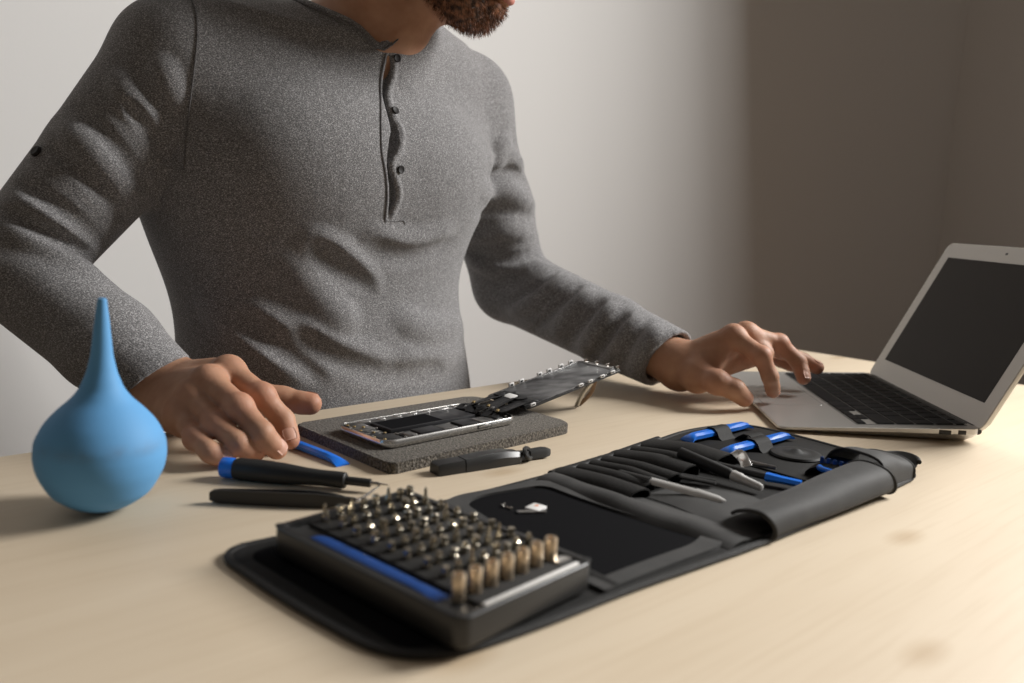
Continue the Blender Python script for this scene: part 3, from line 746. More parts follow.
# nails
for tip, dd, bk, r, k in nails:
    mb = MB(); ax_ = np.cross(dd, bk); wn, ln = r * .78, r * 1.25
    G = np.zeros((9, 9, 3))
    c0 = tip - dd * 2.0 + bk * (r + 1.15)
    for i in range(9):
        for j in range(9):
            u_, v_ = i / 4 - 1, j / 4 - 1
            s2 = u_ * math.sqrt(max(1 - .32 * v_ * v_ * (1 if v_ < 0 else .7), 0))
            G[i, j] = c0 + ax_ * wn * s2 + dd * ln * .62 * v_ * (1 - .12 * u_ * u_) - bk * (.30 * wn * s2 * s2 + .9 * max(v_, 0) ** 2)
    n_ = np.cross(G[8, 4] - G[0, 4], G[4, 8] - G[4, 0])
    if n_ @ bk < 0: G = G[::-1]
    mb.add(*sheet(G, 1.2)); obj('nail', mb, M['nail'], bo, angle=0)
# eyes, lips
for s_ in (1, -1):
    e_ = obj('eye', MB().add(*lathe([(11.5 * math.sin(math.pi * i / 12), -11.5 * math.cos(math.pi * i / 12)) for i in range(13)], 20), (HR[:, [1, 2, 0]], hp(77.5, 32 * s_, 16))), M['eye'], bo)
    obj('iris', MB().add(*lathe([(5.4, 0), (5.2, 1.2), (3, 1.9), (.01, 2.1)], 20), (HR[:, [1, 2, 0]], hp(87.6, 32 * s_, 14))), M['iris'], e_)
obj('lips', MB().add(*tube([hp(95, 22, -57), hp(102, 10, -54.5), hp(104, 0, -54), hp(102, -10, -54.5), hp(95, -22, -57)], [1, 4, 4.6, 4, 1], 10)).add(*tube([hp(94, 21, -58), hp(101, 9, -61), hp(103, 0, -62), hp(101, -9, -61), hp(94, -21, -58)], [1, 4.4, 5.2, 4.4, 1], 10)), M['lip'], bo)

glo, ghi = np.array(gp).min(0) - 9, np.array(gp).max(0) + 9      # finer steps around the placket
sx = steps([(-560, glo[0], 2.6), (glo[0], ghi[0], 1.2), (ghi[0], 260, 2.6)]); sy = steps([(660, glo[1], 2.6), (glo[1], ghi[1], 1.2), (ghi[1], 1260, 2.6)]); sz = steps([(-90, glo[2], 2.6), (glo[2], ghi[2], 1.4), (ghi[2], 430, 2.6)])
V, Q = surface_nets(sh.grid(sx, sy, sz), sx, sy, sz)
shirt = np_obj('shirt', V, Q, M['jersey'], man)
obj('collar_band', MB().add(*tube(nk + nkn * .5, 5.0, 8, .5, True, nrm=[unit(unit(p - nkc) * .5 + nkn) for p in nk])), M['jersey'], shirt)
obj('collar_stitching', MB().add(*tube(np.array([p + unit(p - nkc) * 6.4 for p in nk]), 1.0, 6, 1, True)), M['jersey_dark'], shirt)
def seam(px, r=1.0, n=4, lift=.2):
    P = [smooth_base.hit(*q) for q in spline(np.array(px, float), n)]
    P = [p + smooth_base.normal(p) * lift for p in P]
    return tube(P, r, 6)
obj('placket_seam', MB().add(*seam([(386, 54), (381, 80), (381, 106), (381, 130), (382, 152), (386, 176), (387, 198), (385, 222), (384, 243)], 1.0)), M['jersey_dark'], shirt)
obj('placket_stitching', MB().add(*seam([(386, 221), (396, 221.5), (404, 221), (404, 232), (404, 243), (394, 243.5), (384, 243)], .6)), M['jersey_dark'], shirt)
obj('shoulder_seam', MB().add(*seam([(190, -2), (196, 14), (197, 40), (193, 80), (187, 130), (184, 170)], .6, 5, .6)), M['jersey_dark'], shirt)
for q in ((396.5, 58.5), (394.5, 111), (400, 169.5)):
    p = smooth_base.hit(*q); n_ = smooth_base.normal(p)
    obj('button', MB().add(*lathe([(4.0, 0), (4.2, 1.2), (3.6, 1.8), (2.8, 1.4), (.01, 1.3)], 20), (rot_to(n_), p + n_ * .9)), M['button'], shirt)
p = smooth_base.hit(37, 152); n_ = smooth_base.normal(p)
obj('sleeve_tab', MB().add(*lathe([(5.0, 0), (5.2, 2.0), (4.2, 3.0), (.01, 2.6)], 18), (rot_to(n_), p)), M['button'], shirt)
# trousers, shoes
tr = SDF()
tr.custom(torso_fn(2), (-480, 700, -340), (60, 1240, -55), 10); tr.custom(lambda X, Y, Z: Z + 66 + X * 0, (-600, 500, -800), (400, 1300, 0), 0, 'i')
for h_, kn, an in legs: tr.capsule(h_, kn, 86, 64, 24); tr.capsule(kn, an - UPZ * 10, 62, 50, 16)
ax = [np.arange(a, b, 8, dtype=np.float32) for a, b in ((-520, 380), (400, 1300), (-760, -40))]
V, Q = surface_nets(tr.grid(*ax), *ax); np_obj('trousers', V, Q, M['denim'], man)
for h_, kn, an in legs:
    so = SDF(); so.capsule(an + UPZ * (-40), an + FW_ * 170 - UPZ * 58, 44, 30, 10); so.custom(lambda X, Y, Z: -TZ + 1 - Z + X * 0, an - 300, an + 300, 0, 'i')
    V, Q = sub_grid(so, an - 120, an + np.array([280, 120, 60.0]) - 0 * FW_, 5) if False else sub_grid(so, np.minimum(an, an + FW_ * 200) - 70 - UPZ * 40, np.maximum(an, an + FW_ * 200) + 70, 5)
    np_obj('shoe', V, Q, M['leather'], man)
stool = thing('stool', (HIP[0], HIP[1], -TZ), 'plain round wooden stool the man sits on, behind the table', 'stool')
zt_ = HIP[2] - 96
obj('seat', MB().add(*lathe([(150, -30), (165, -26), (168, -8), (160, 0), (.01, 0)], 40), frame((HIP[0], HIP[1], zt_))), M['stool'], stool)
for k in range(4):
    t = math.pi / 4 + k * math.pi / 2; a = np.array([HIP[0] + 105 * math.cos(t), HIP[1] + 105 * math.sin(t), zt_ - 26]); b = np.array([HIP[0] + 160 * math.cos(t), HIP[1] + 160 * math.sin(t), -TZ])
    obj('leg', MB().add(*tube([a, b], [17, 14], 12)), M['stool'], stool)

# ------------------------------------------------------------------ laptop
LA = math.radians(-92.86); LC = np.array([263.6, 801.1])
ld, lw = np.array([-math.sin(LA), math.cos(LA), 0]), -np.array([math.cos(LA), math.sin(LA), 0])   # depth (front to hinge), width (right to left)
LW, LD = 300.0, 192.0
def lp(w_, d_, z=0.0): return np.array([LC[0], LC[1], 0]) + lw * w_ + ld * d_ + UPZ * z
LM = axes((LC[0], LC[1], 0), lw, ld, UPZ)      # columns w, d, z  (left-handed: w x d = -z)
def lmesh(v, f):                               # local (w, d, z) mesh -> table space, keeping faces outward
    v = np.asarray(v, float); return v @ np.stack([lw, ld, UPZ], 0) + np.array([LC[0], LC[1], 0]), [q[::-1] for q in f]
top_z = lambda d: 5.2 + (d / LD) * 9.6
laptop = thing('laptop', lp(150, 96), 'open silver laptop with black keys and dark screen on the table', 'laptop')
out = rrect(LW, LD, 9, 6, LW / 2, LD / 2)
def deck(out, zf_top, zf_bot, inset):
    n = len(out); c = np.array([LW / 2, LD / 2]); v = []; f = []
    P = np.array(out)
    rings = [(P, lambda d: top_z(d)), (P, lambda d: top_z(d) - .4), (P, lambda d: top_z(d) - (1.8 + 3.4 * d / LD)), (c + (P - c) * np.array([.985, .975]), lambda d: np.maximum(top_z(d) - (3.0 + 6.0 * d / LD), 1.6)), (c + (P - c) * np.array([.95, .93]), lambda d: 1.5 + 0 * d)]
    R0 = c + (P - c) * np.array([.9965, .994]); v += [(a, b, top_z(b) + .45) for a, b in R0]
    for q, zf in rings: v += [(a, b, float(zf(b))) for a, b in q]
    m = len(rings) + 1
    for i in range(m - 1):
        for k in range(n): f.append((i * n + k, (i + 1) * n + k, (i + 1) * n + (k + 1) % n, i * n + (k + 1) % n))
    f.append(tuple(range(n))); f.append(tuple(range((m - 1) * n, m * n))[::-1])
    return v, f
obj('base', MB().add(*lmesh(*deck(out, 0, 0, 0))), M['alu'], laptop, angle=30)
for a in (30, LW - 30):
    for b in (25, LD - 22):
        obj('foot', MB().add(*lmesh(*(lambda q: (np.array(q[0]) + np.array([a, b, 0]), q[1]))(lathe([(7, 0), (6.5, 1.8)], 16)))), M['hinge'], laptop)
KU = 18.85; K0 = (LW - 14.5 * KU) / 2; KD0 = 79.0
def ltilt(w0, w1, d0, d1, h0, h1, bev=.5):     # a low box lying in the sloping top of the base
    v, f = box(w1 - w0, d1 - d0, h1 - h0, bev, 1); v = v + np.array([(w0 + w1) / 2, (d0 + d1) / 2, (h0 + h1) / 2])
    v[:, 2] += top_z(v[:, 1]) + .45; return lmesh(v, f)
def lpoly(poly, h0, h1, bev=0):
    v, f = prism(poly, h0, h1, bev, 1); v[:, 2] += top_z(v[:, 1]) + .45; return lmesh(v, f)
wx0, wx1, wy0, wy1 = K0 - 1, LW - K0 + 1, KD0 - 1.2, KD0 + 5 * KU + 11.2
# the well is cut out at the half-height arrow keys
well = [(wx0, wy0), (wx0, wy1), (wx1, wy1), (wx1, wy0)]
obj('keyboard_well', MB().add(*lpoly(round_poly(well, 2.0, 3), -.6, .25)), M['well'], laptop)
rows = [[('k', 1.035)] * 14, [('k', 1)] * 13 + [('k', 1.5)], [('k', 1.5)] + [('k', 1)] * 13, [('k', 1.75)] + [('k', 1)] * 11 + [('k', 1.75)],
        [('k', 2.25)] + [('k', 1)] * 10 + [('k', 2.25)], [('k', 1), ('k', 1), ('k', 1), ('k', 1.25), ('k', 5), ('k', 1.25), ('k', 1), ('l', 1), ('u', 1), ('r', 1)]]
d1 = wy1 - 1.2
for ri, row in enumerate(rows):
    hh = 10.0 if ri == 0 else KU; d0 = d1 - hh; x = LW - K0
    for kind, wu in row:
        x0 = x - wu * KU
        if ri == 0: x0 = x - wu * KU * 14.5 / 14.49
        g = 1.15
        if kind == 'k': obj('key', MB().add(*ltilt(max(x0, K0) + g, x - g, d0 + g, d1 - g, .2, 1.5)), M['key'], laptop, smooth=False)
        else:
            obj('key', MB().add(*ltilt(x0 + g, x - g, d0 + g, d0 + hh / 2 - .4, .2, 1.5)), M['key'], laptop, smooth=False)
            if kind == 'u': obj('key', MB().add(*ltilt(x0 + g, x - g, d0 + hh / 2 + .4, d1 - g, .2, 1.5)), M['key'], laptop, smooth=False)
            else: obj('deck_corner', MB().add(*ltilt(x0 + .6, x - .6 + (1.2 if kind == 'r' else 0), d0 + hh / 2 + .4, d1 - .6, -.2, .55, .2)), M['alu'], laptop, smooth=False)
        x = x0
    d1 = d0
tp = rrect(104, 62, 4, 4, LW / 2, 41)
ri_ = [(a + (b_ - 0) * 0, b_) for a, b_ in tp]
obj('trackpad', MB().add(*lpoly(rrect(104, 62, 4, 4, LW / 2, 41), -.3, .18, .12)), M['alu'], laptop)
v, f = ring(rrect(105.2, 63.2, 4.5, 4, LW / 2, 41), rrect(104.2, 62.2, 4.2, 4, LW / 2, 41), -.3, .06); v = np.array(v); v[:, 2] += top_z(v[:, 1]) + .45
obj('trackpad_groove', MB().add(*lmesh(v, f)), M['well'], laptop, smooth=False)
obj('hinge_slot', MB().add(*ltilt(22, LW - 22, LD - 10.5, LD - 3.5, -.3, .5, .2)), M['hinge'], laptop)
# ports on the right side
for nm, d0_, d1_, hh in (('usb_port', 152, 164, 4.6), ('display_port', 170.0, 178, 4.4)):
    zc = top_z((d0_ + d1_) / 2) - 3.1
    v, f = box(.8, d1_ - d0_, hh, .5, 1); p_ = obj(nm, MB().add(*lmesh(v + np.array([.1, (d0_ + d1_) / 2, zc]), f)), M['port'], laptop)
    v, f = box(.7, (d1_ - d0_) * .8, hh * .28, .1, 1); obj('tongue', MB().add(*lmesh(v + np.array([-.25, (d0_ + d1_) / 2, zc - .5]), f)), M['hinge'], p_)
# lid
TI = 1.129; lz = unit(ld * math.cos(TI) + UPZ * math.sin(TI)); ln_ = np.cross(lw, lz); ln_ = ln_ if ln_ @ ld > 0 else -ln_   # ln_ = towards the back
HG = lp(0, LD - 1.5, top_z(LD) - 2.5)
def lidmesh(v, f):                             # local (w, s up the lid, n to the back)
    v = np.asarray(v, float); o_ = v @ np.stack([lw, lz, ln_], 0) + HG
    return o_, (f if np.linalg.det(np.stack([lw, lz, ln_])) > 0 else [q[::-1] for q in f])
LH_ = 194.5
lido = rrect(LW, LH_, 10, 7, LW / 2, LH_ / 2 + .5)
obj('lid', MB().add(*lidmesh(*prism(lido, .5, 4.6, 1.6, 3))), M['alu'], laptop)
obj('bezel', MB().add(*lidmesh(*prism(rrect(LW - 1.6, LH_ - 1.6, 9.4, 7, LW / 2, LH_ / 2 + .5), -.1, .55))), M['alu_lid'], laptop, smooth=False)
SW0, SW1, SS0, SS1 = 21.5, LW - 21.5, 27.0, 175
obj('screen', MB().add(*lidmesh(*prism([(SW0, SS0), (SW1, SS0), (SW1, SS1), (SW0, SS1)], -.35, .2))), M['screen'], laptop, smooth=False)
obj('webcam', MB().add(*lidmesh(*prism(rrect(5.0, 2.6, 1.2, 4, LW / 2, LH_ - 8.5), -.3, .2))), M['hinge'], laptop, smooth=False)
P = [HG + lw * a + ln_ * 1.0 - lz * .2 for a in (14, LW - 14)]
obj('hinge', MB().add(*tube(P, 3.9, 14)), M['hinge'], laptop)
for a in (5, LW - 17): obj('hinge_cap', MB().add(*tube([HG + lw * a + ln_ * 1.2 - lz * .2, HG + lw * (a + 12) + ln_ * 1.2 - lz * .2], 3.3, 14)), M['hinge'], laptop)

# ------------------------------------------------------------------ blue rubber blower
c = at(101.5, 453, 36.8); Rb = 60.6 / F_PX * ((c - EYE) @ FWV)
axis = unit(at_y(97, 297, c[1]) - at_y(98.5, 513, c[1])); axis = unit(axis + np.array([0, .02, 0]))
s_ = Rb / 65.3
prof_px = [(515.5, .6), (514.5, 12), (511, 25), (507, 33.5), (500, 44), (492, 52), (474, 62), (460, 65.2), (450, 65.3), (440, 63.6), (426, 56.5), (416, 48.5), (408, 40.5), (401, 32.5), (395, 27), (388, 22), (380, 18.5), (371.5, 15.2), (362, 12.8), (353, 11), (335, 9), (317, 7), (305, 5.4), (300, 4.8), (298, 4.4), (297, 3.6), (297.2, 2.2), (300, 2.0), (306, 1.9)]
prof = [(r * s_, (515.5 - y) * s_ * 1.055) for y, r in prof_px]
pr = spline(np.array([(r, z, 0) for r, z in prof]), 3)
blower_base = c - axis * (515.5 - 452) * s_
blower_base = blower_base + UPZ * (.2 - blower_base[2])
m_ = M['rubber_blue']; N, L = nt(m_); b = N['Principled BSDF']
tc = N.new('ShaderNodeTexCoord'); sp = N.new('ShaderNodeSeparateXYZ'); L.new(tc.outputs['Object'], sp.inputs[0])
def mth(op, a_, b_=None):
    n = N.new('ShaderNodeMath'); n.operation = op
    for i, q in enumerate((a_, b_)):
        if q is None: continue
        if isinstance(q, (int, float)): n.inputs[i].default_value = q
        else: L.new(q, n.inputs[i])
    return n.outputs[0]
nz = N.new('ShaderNodeTexNoise'); nz.inputs['Scale'].default_value = 45; nz.inputs['Detail'].default_value = 4; L.new(tc.outputs['Object'], nz.inputs['Vector'])
bandm = mth('MULTIPLY', mth('SUBTRACT', 1, mth('MINIMUM', 1, mth('DIVIDE', mth('ABSOLUTE', mth('SUBTRACT', sp.outputs[2], .0455)), .006))), mth('MINIMUM', 1, mth('MULTIPLY', mth('MAXIMUM', 0, mth('SUBTRACT', nz.outputs['Fac'], .36)), 3.2)))
mx = N.new('ShaderNodeMix'); mx.data_type = 'RGBA'; L.new(mth('MULTIPLY', bandm, .6), mx.inputs[0]); mx.inputs[6].default_value = (.12, .335, .62, 1); mx.inputs[7].default_value = (.13, .21, .33, 1)
L.new(mx.outputs[2], b.inputs['Base Color'])
tag(obj('air_blower', MB().add(*lathe([(r, z) for r, z, _ in pr], 56), (rot_to(axis), blower_base)), M['rubber_blue'], angle=0), 'blue rubber bulb air blower standing upright with a pointed nozzle', 'air blower')

# ------------------------------------------------------------------ screwdriver, tweezers, opening tools
def stick(p0, p1, prof):                       # lathe along p0 -> p1, prof in (fraction, radius)
    d = np.linalg.norm(p1 - p0); return lathe([(r, t * d) for t, r in prof], 24), (rot_to(p1 - p0), p0)
A = at(222, 467, 8.2); B = at(383, 484.5, 6.2); LL = np.linalg.norm(B - A)
fr = lambda px: float((at(px, 467 + (px - 222) * 17.5 / 161, 8.2 - 2 * (px - 222) / 161) - A) @ unit(B - A) / LL)
sd = thing('screwdriver', np.r_[(A + B)[:2] / 2, 0], 'black precision screwdriver with a blue end cap', 'screwdriver')
def sdpart(nm, pf, m): (v, f), F_ = stick(A, B, pf); return obj(nm, MB().add(v, f, F_), m, sd)
sdpart('end_cap', [(0, .5), (0, 6.2), (.004, 7.0), (.015, 7.4), (fr(233), 7.4), (fr(236.5), 6.6), (fr(237), 5)], M['blue'])
sdpart('grip', [(fr(235), 5), (fr(235.5), 7.2), (fr(240), 8.0), (fr(262), 8.2), (fr(285), 7.6), (fr(305), 6.2), (fr(322), 5.7), (fr(340), 5.9), (fr(345), 5.7), (fr(346), 5.0), (fr(346.2), 3)], M['grip'])
sdpart('shaft', [(fr(345), 2), (fr(345.5), 3.1), (fr(370), 3.1), (fr(371), 2.7), (fr(371.2), 1)], M['plastic'])
sdpart('bit', [(fr(370), 1.5), (fr(378), 1.5), (fr(380), .9), (fr(387), .5), (fr(389), .1)], M['steel'])
tw_ = thing('tweezers', np.r_[at(280, 498, 0)[:2], 0], 'black coated tweezers with a bent bare steel tip', 'tweezers')
def strip(pts, ths, zc, hs):                    # flat arm standing on its edge: plan points, thickness, centre heights, heights
    v = []; f = []; P = np.array(pts, float); n = len(P)
    for i in range(n):
        t = unit(P[min(i + 1, n - 1)] - P[max(i - 1, 0)]); nn_ = np.array([-t[1], t[0]])
        for a_, b_ in ((-1, -1), (1, -1), (1, 1), (-1, 1)):
            q = P[i] + nn_ * ths[i] / 2 * a_; v.append((q[0], q[1], zc[i] + hs[i] / 2 * b_))
    for i in range(n - 1):
        for k in range(4): f.append((4 * i + k, 4 * i + (k + 1) % 4, 4 * i + 4 + (k + 1) % 4, 4 * i + 4 + k))
    f.append((3, 2, 1, 0)); f.append((4 * n - 4, 4 * n - 3, 4 * n - 2, 4 * n - 1)); return v, f
tl0 = at(210, 496, 4.6); tl1 = at(345, 501, 4.6); td = unit(tl1 - tl0); tn = np.array([-td[1], td[0], 0])
Lt = np.linalg.norm(tl1 - tl0)
for sgn, nm in ((-1, 'arm'), (1, 'arm')):
    S_ = [0, .03, .08, .3, .6, .8, .92, 1.0, 1.08]; H_ = [5, 8, 9, 9.4, 10, 9.6, 7.4, 4.6, 3.4]
    off = [.8, 1.0, 1.2, 2.2, 3.2, 2.8, 1.9, 1.3, 1.0]
    pts = [(tl0 + td * Lt * t + tn * sgn * o_)[:2] for t, o_ in zip(S_, off)]
    obj('arm', MB().add(*strip(pts, [1.5] * 9, [5.0] * 9, H_)), M['tweezer'], tw_, smooth=False)
    e0 = tl0 + td * Lt * 1.06 + tn * sgn * 1.0; e2 = at(382, 484, 5.0) + tn * sgn * .35; e1 = at(361, 499, 5) + tn * sgn * .7
    obj('tip', MB().add(*tube(spline([e0, e1, e1 * .5 + e2 * .5, e2], 5), np.linspace(1.5, .45, 16), 8)), M['steel'], tw_)
A = at(262, 430, 4); B = at(343, 462, 3.2); d_ = unit(B - A); A = B - d_ * 95
sp_ = thing('opening_tool', np.r_[(A + B)[:2] / 2, 0], 'blue plastic opening tool lying between the curled fingertips and the felt mat', 'opening tool')
def chisel(A, B, wd, th, z):                   # bar with a slanted chisel end at B
    d = unit((B - A) * [1, 1, 0]); n_ = np.array([-d[1], d[0], 0]); Ln = np.linalg.norm((B - A)[:2])
    sec = [(0, .55, .35), (.03, .8, .7), (.10, 1, 1), (.62, 1, 1), (.80, .86, 1), (.90, .98, .85), (.97, 1.25, .45), (1, 1.3, .16)]
    v = []; f = []
    for t, a_, b_ in sec:
        p = A + d * Ln * t
        for i in range(8):
            q = math.pi / 4 * i + math.pi / 8; cx_, cz_ = max(-1, min(1, math.cos(q) * 1.25)), max(-1, min(1, math.sin(q) * 1.25))
            v.append(p * [1, 1, 0] + n_ * cx_ * wd / 2 * a_ + UPZ * (z + th / 2 * b_ * (1 + cz_)))
    for i in range(len(sec) - 1):
        for k in range(8): f.append((8 * i + k, 8 * i + (k + 1) % 8, 8 * i + 8 + (k + 1) % 8, 8 * i + 8 + k))
    f.append(tuple(range(8))[::-1]); f.append(tuple(range(8 * len(sec) - 8, 8 * len(sec)))); return v, [q[::-1] for q in f]
obj('handle', MB().add(*chisel(A, B, 9.5, 6.0, .15)), M['blue'], sp_, angle=30)
# black clip-on knife/prying handle in front of the mat
A = at(434, 474.5, 0); B = at(549, 456.5, 0); d_ = unit(B - A); n_ = np.array([-d_[1], d_[0], 0]); Ln = np.linalg.norm(B - A)
kn = thing('prying_tool', (A + B) / 2, 'small black plastic prying tool lying between the felt mat and the tool roll', 'prying tool')
def loft_bar(secs):                            # secs: (t, half width, z0, z1, top half width)
    v = []; f = []
    for t, hw, z0, z1, tw2 in secs:
        p = A + d_ * Ln * t
        for a_, z in ((-hw, z0), (hw, z0), (hw, z0 + (z1 - z0) * .62), (tw2, z1), (-tw2, z1), (-hw, z0 + (z1 - z0) * .62)): v.append(p + n_ * a_ + UPZ * z)
    for i in range(len(secs) - 1):
        for k in range(6): f.append((6 * i + k, 6 * i + (k + 1) % 6, 6 * i + 6 + (k + 1) % 6, 6 * i + 6 + k))
    f.append(tuple(range(6))[::-1]); f.append(tuple(range(6 * len(secs) - 6, 6 * len(secs)))); return v, [q[::-1] for q in f]
obj('handle', MB().add(*loft_bar([(0, 6.6, .2, 8, 5.8), (.02, 7.2, .1, 9, 6.2), (.215, 7.2, .1, 9.6, 6.0)])), M['plastic'], kn, angle=25)
obj('handle', MB().add(*loft_bar([(.222, 7.5, .1, 10, 6.0), (.40, 7.6, .1, 11.4, 5.4), (.55, 7.4, .1, 11.6, 5.0), (.68, 6.8, .1, 9.6, 4.0), (.705, 6.0, .5, 8.6, 3.4)])), M['plastic'], kn, angle=25)
obj('groove', MB().add(*loft_bar([(.20, 6.9, .3, 8.6, 5.6), (.24, 6.9, .3, 8.8, 5.6)])), M['grip'], kn, angle=25)
obj('neck', MB().add(*loft_bar([(.70, 4.2, 1.4, 8.4, 3.2), (.80, 3.8, 1.6, 7.6, 2.6), (.88, 3.2, 1.8, 7, 2.2)])), M['plastic'], kn, angle=25)
g_ = [A + d_ * Ln * .80 + n_ * 7.8 * math.cos(t) + UPZ * (5.6 + 3.6 * math.sin(t)) + d_ * 7.5 * math.cos(t + .5) for t in np.linspace(0, 2 * math.pi, 24, endpoint=False)]
obj('guard', MB().add(*tube(g_, 1.9, 8, 1, True)), M['plastic'], kn)
obj('blade_cap', MB().add(*loft_bar([(.80, 4.2, 1.4, 8.2, 3.4), (.94, 4.4, 1.4, 8.4, 3.6), (.98, 3.6, 1.8, 7.8, 2.8), (1.0, 2.0, 2.8, 6.6, 1.6)])), M['grip'], kn, angle=30)

# ------------------------------------------------------------------ felt mat and phone
mp_ = [at(391.5, 464, 9)[:2], at(574, 423, 9)[:2], at(474, 395, 9)[:2], at(294.5, 423.5, 9)[:2]]
mat_poly = round_poly(mp_, [9, 16, 16, 8], 6)
v, f = prism(mat_poly, .2, 9, 1.8, 3)
tag(obj('felt_mat', MB().add(v, f), M['felt']), 'thick dark grey felt mat lying under the opened phone', 'mat')
PA = math.radians(46.0); PC = np.array([-67.9, 717.0, 9.1]); PM = frame(PC, PA); PM = (PM[0] * np.array([1.085, 1.05, 1.28]), PC)
phone = thing('phone', PC, 'dismantled silver phone with its screen unit lifted open on the felt mat', 'phone')
def pm(v, f): return np.asarray(v, float), f
def pbox(nm, p0, p1, q0, q1, z0, z1, m, par=None, bev=.3, smooth=True):
    v, f = box(p1 - p0, q1 - q0, z1 - z0, bev, 2); v = v + np.array([(p0 + p1) / 2, (q0 + q1) / 2, (z0 + z1) / 2]); return obj(nm, MB().add(v, f, PM), m, par or phone)
oo = rrect(138.1, 67, 10.5, 7); ii = rrect(135.6, 64.5, 9.3, 7)
mb = MB()
secs = [(rrect(130, 59, 7, 7), .2), (rrect(135, 64, 9, 7), .7), (rrect(137.6, 66.5, 10.2, 7), 2.2), (oo, 3.4), (rrect(137.6, 66.5, 10.2, 7), 4.8), (rrect(136.6, 65.5, 9.8, 7), 5.7), (rrect(135.0, 63.9, 9.2, 7), 5.8), (rrect(134.6, 63.5, 9.0, 7), 2.2)]
n = len(oo); vv = []; ff = []
for q, z in secs: vv += [(a, b_, z) for a, b_ in q]
for i in range(len(secs) - 1):
    for k in range(n): ff.append((i * n + k, i * n + (k + 1) % n, (i + 1) * n + (k + 1) % n, (i + 1) * n + k))
ff.append(tuple(range(n))[::-1]); ff.append(tuple(range((len(secs) - 1) * n, len(secs) * n)))
obj('housing', mb.add(vv, ff, PM), M['alu_bright'], phone)
obj('inner_tray', MB().add(*prism(rrect(134, 63, 9, 6), 2.2, 2.7), PM), M['pcb'], phone)
pbox('battery', -44, 44, -6, 22.5, 2.7, 5.4, M['battery'])
pbox('battery_label', -41, 10, -4, 20, 5.38, 5.5, M['felt_black'], bev=0)
pbox('logic_board', -42, 60, -27.5, -8, 2.7, 3.7, M['pcb'])
for p0, p1, q0, q1, m, h_ in ((-30, -8, -25, -12, 'battery', 5.2), (12, 30, -26, -11, 'battery', 5.3), (33, 47, -26, -13, 'shield', 5.0), (49, 60, -24, -12, 'shield', 4.6), (-5, 9, -24, -12, 'shield', 4.5), (-40, -32, -24, -14, 'shield', 4.6)):
    pbox('chip_cover', p0, p1, q0, q1, 3.6, h_, M[m])
br = pbox('side_bracket', -60, 62, 24.5, 31, 2.7, 5.3, M['shield'], bev=.4)
for p0, p1 in ((-50, -40), (-32, -26), (-16, -9), (0, 7), (16, 22), (30, 42), (48, 54)): pbox('clip_slot', p0, p1, 26, 29.6, 5.2, 5.7, M['alu_bright'], br, .2)
pbox('side_rail', -60, 62, -31, -28.6, 2.7, 5.1, M['shield'], bev=.3)
pbox('speaker', -64, -48, -28, -12, 2.7, 5.0, M['plastic']); pbox('vibration_motor', -62, -48, 8, 24, 2.7, 4.8, M['shield'])
pbox('dock_connector', -65, -50, -9, 6, 2.7, 4.6, M['pcb'])
for a_, b_ in ((-63, -24), (-52, -9), (-63, 7), (-49, 6), (-55, 15), (-62, 26), (-46, -27), (62, -24), (50, 26), (-58, -3), (-66, -15), (-60, 20)):
    obj('screw', MB().add(*lathe([(1.1, 0), (1.3, .5), (.9, .8), (.01, .7)], 10), (PM[0], PM[0] @ np.array([a_, b_, 4.8]) + PC)), M['gold'] if a_ < -50 else M['steel'], phone)
pbox('camera_module', 50, 62, 8, 22, 2.7, 5.6, M['battery']); pbox('connector', 52, 60, -6, 4, 3.4, 5.4, M['shield'])
pbox('sim_slot', 22, 38, -33.75, -33.0, 2.3, 4.9, M['hinge'], bev=.2)
ss = pbox('sim_tray', 23, 37, -33.95, -33.2, 2.8, 4.4, M['alu_bright'], bev=.2)
# the lifted display unit
hd, el_ = .7355, .19
dd_ = np.array([math.cos(hd) * math.cos(el_), math.sin(hd) * math.cos(el_), math.sin(el_)]); s0_ = np.array([math.sin(hd), -math.cos(hd), 0]); nn_ = np.cross(s0_, dd_)
DB = np.array([-3.0, 801.4, 16.6]); DL, DW = 136.0, 61.5
DM = axes(DB, dd_, -s0_, np.cross(dd_, -s0_))       # local: along, across (left), normal up
def dbox(nm, p0, p1, q0, q1, z0, z1, m, par, bev=.25):
    v, f = box(p1 - p0, q1 - q0, z1 - z0, bev, 2); v = v + np.array([(p0 + p1) / 2, (q0 + q1) / 2, (z0 + z1) / 2]); return obj(nm, MB().add(v, f, DM), m, par)
du = obj('display_unit', MB().add(*prism(rrect(DL, DW, 5, 5, DL / 2, 0), -1.6, .2, .4), DM), M['hinge'], phone)
obj('backplate', MB().add(*prism(rrect(DL - 9, DW - 7, 3, 4, DL / 2 - 1, 0), .1, .75, .25), DM), M['display_back'], du)
for p_ in (34, 48, 74, 88, 106, 121): dbox('clip', p_ - 3.2, p_ + 3.2, DW / 2 - 2.0, DW / 2 + .4, .1, 4.2, M['white'], du, .6); dbox('clip_gap', p_ - 1.9, p_ + 1.9, DW / 2 - 2.3, DW / 2 + .7, 1.1, 3.2, M['hinge'], du)
for p_ in (8, 74, 88, 106, 122): dbox('clip', p_ - 3.0, p_ + 3.0, -DW / 2 - .4, -DW / 2 + 1.8, .1, 3.0, M['white'], du, .5); dbox('clip_gap', p_ - 1.8, p_ + 1.8, -DW / 2 - .6, -DW / 2 + 2.0, .8, 2.2, M['hinge'], du)
dbox('home_button_bracket', DL - 7, DL - 1, -20, 20, .1, 1.6, M['shield'], du)
for q_ in (-24, -10, 6, 22): dbox('bent_tab', DL - 2, DL + 2.5, q_ - .7, q_ + .7, .2, 3.2, M['steel'], du)
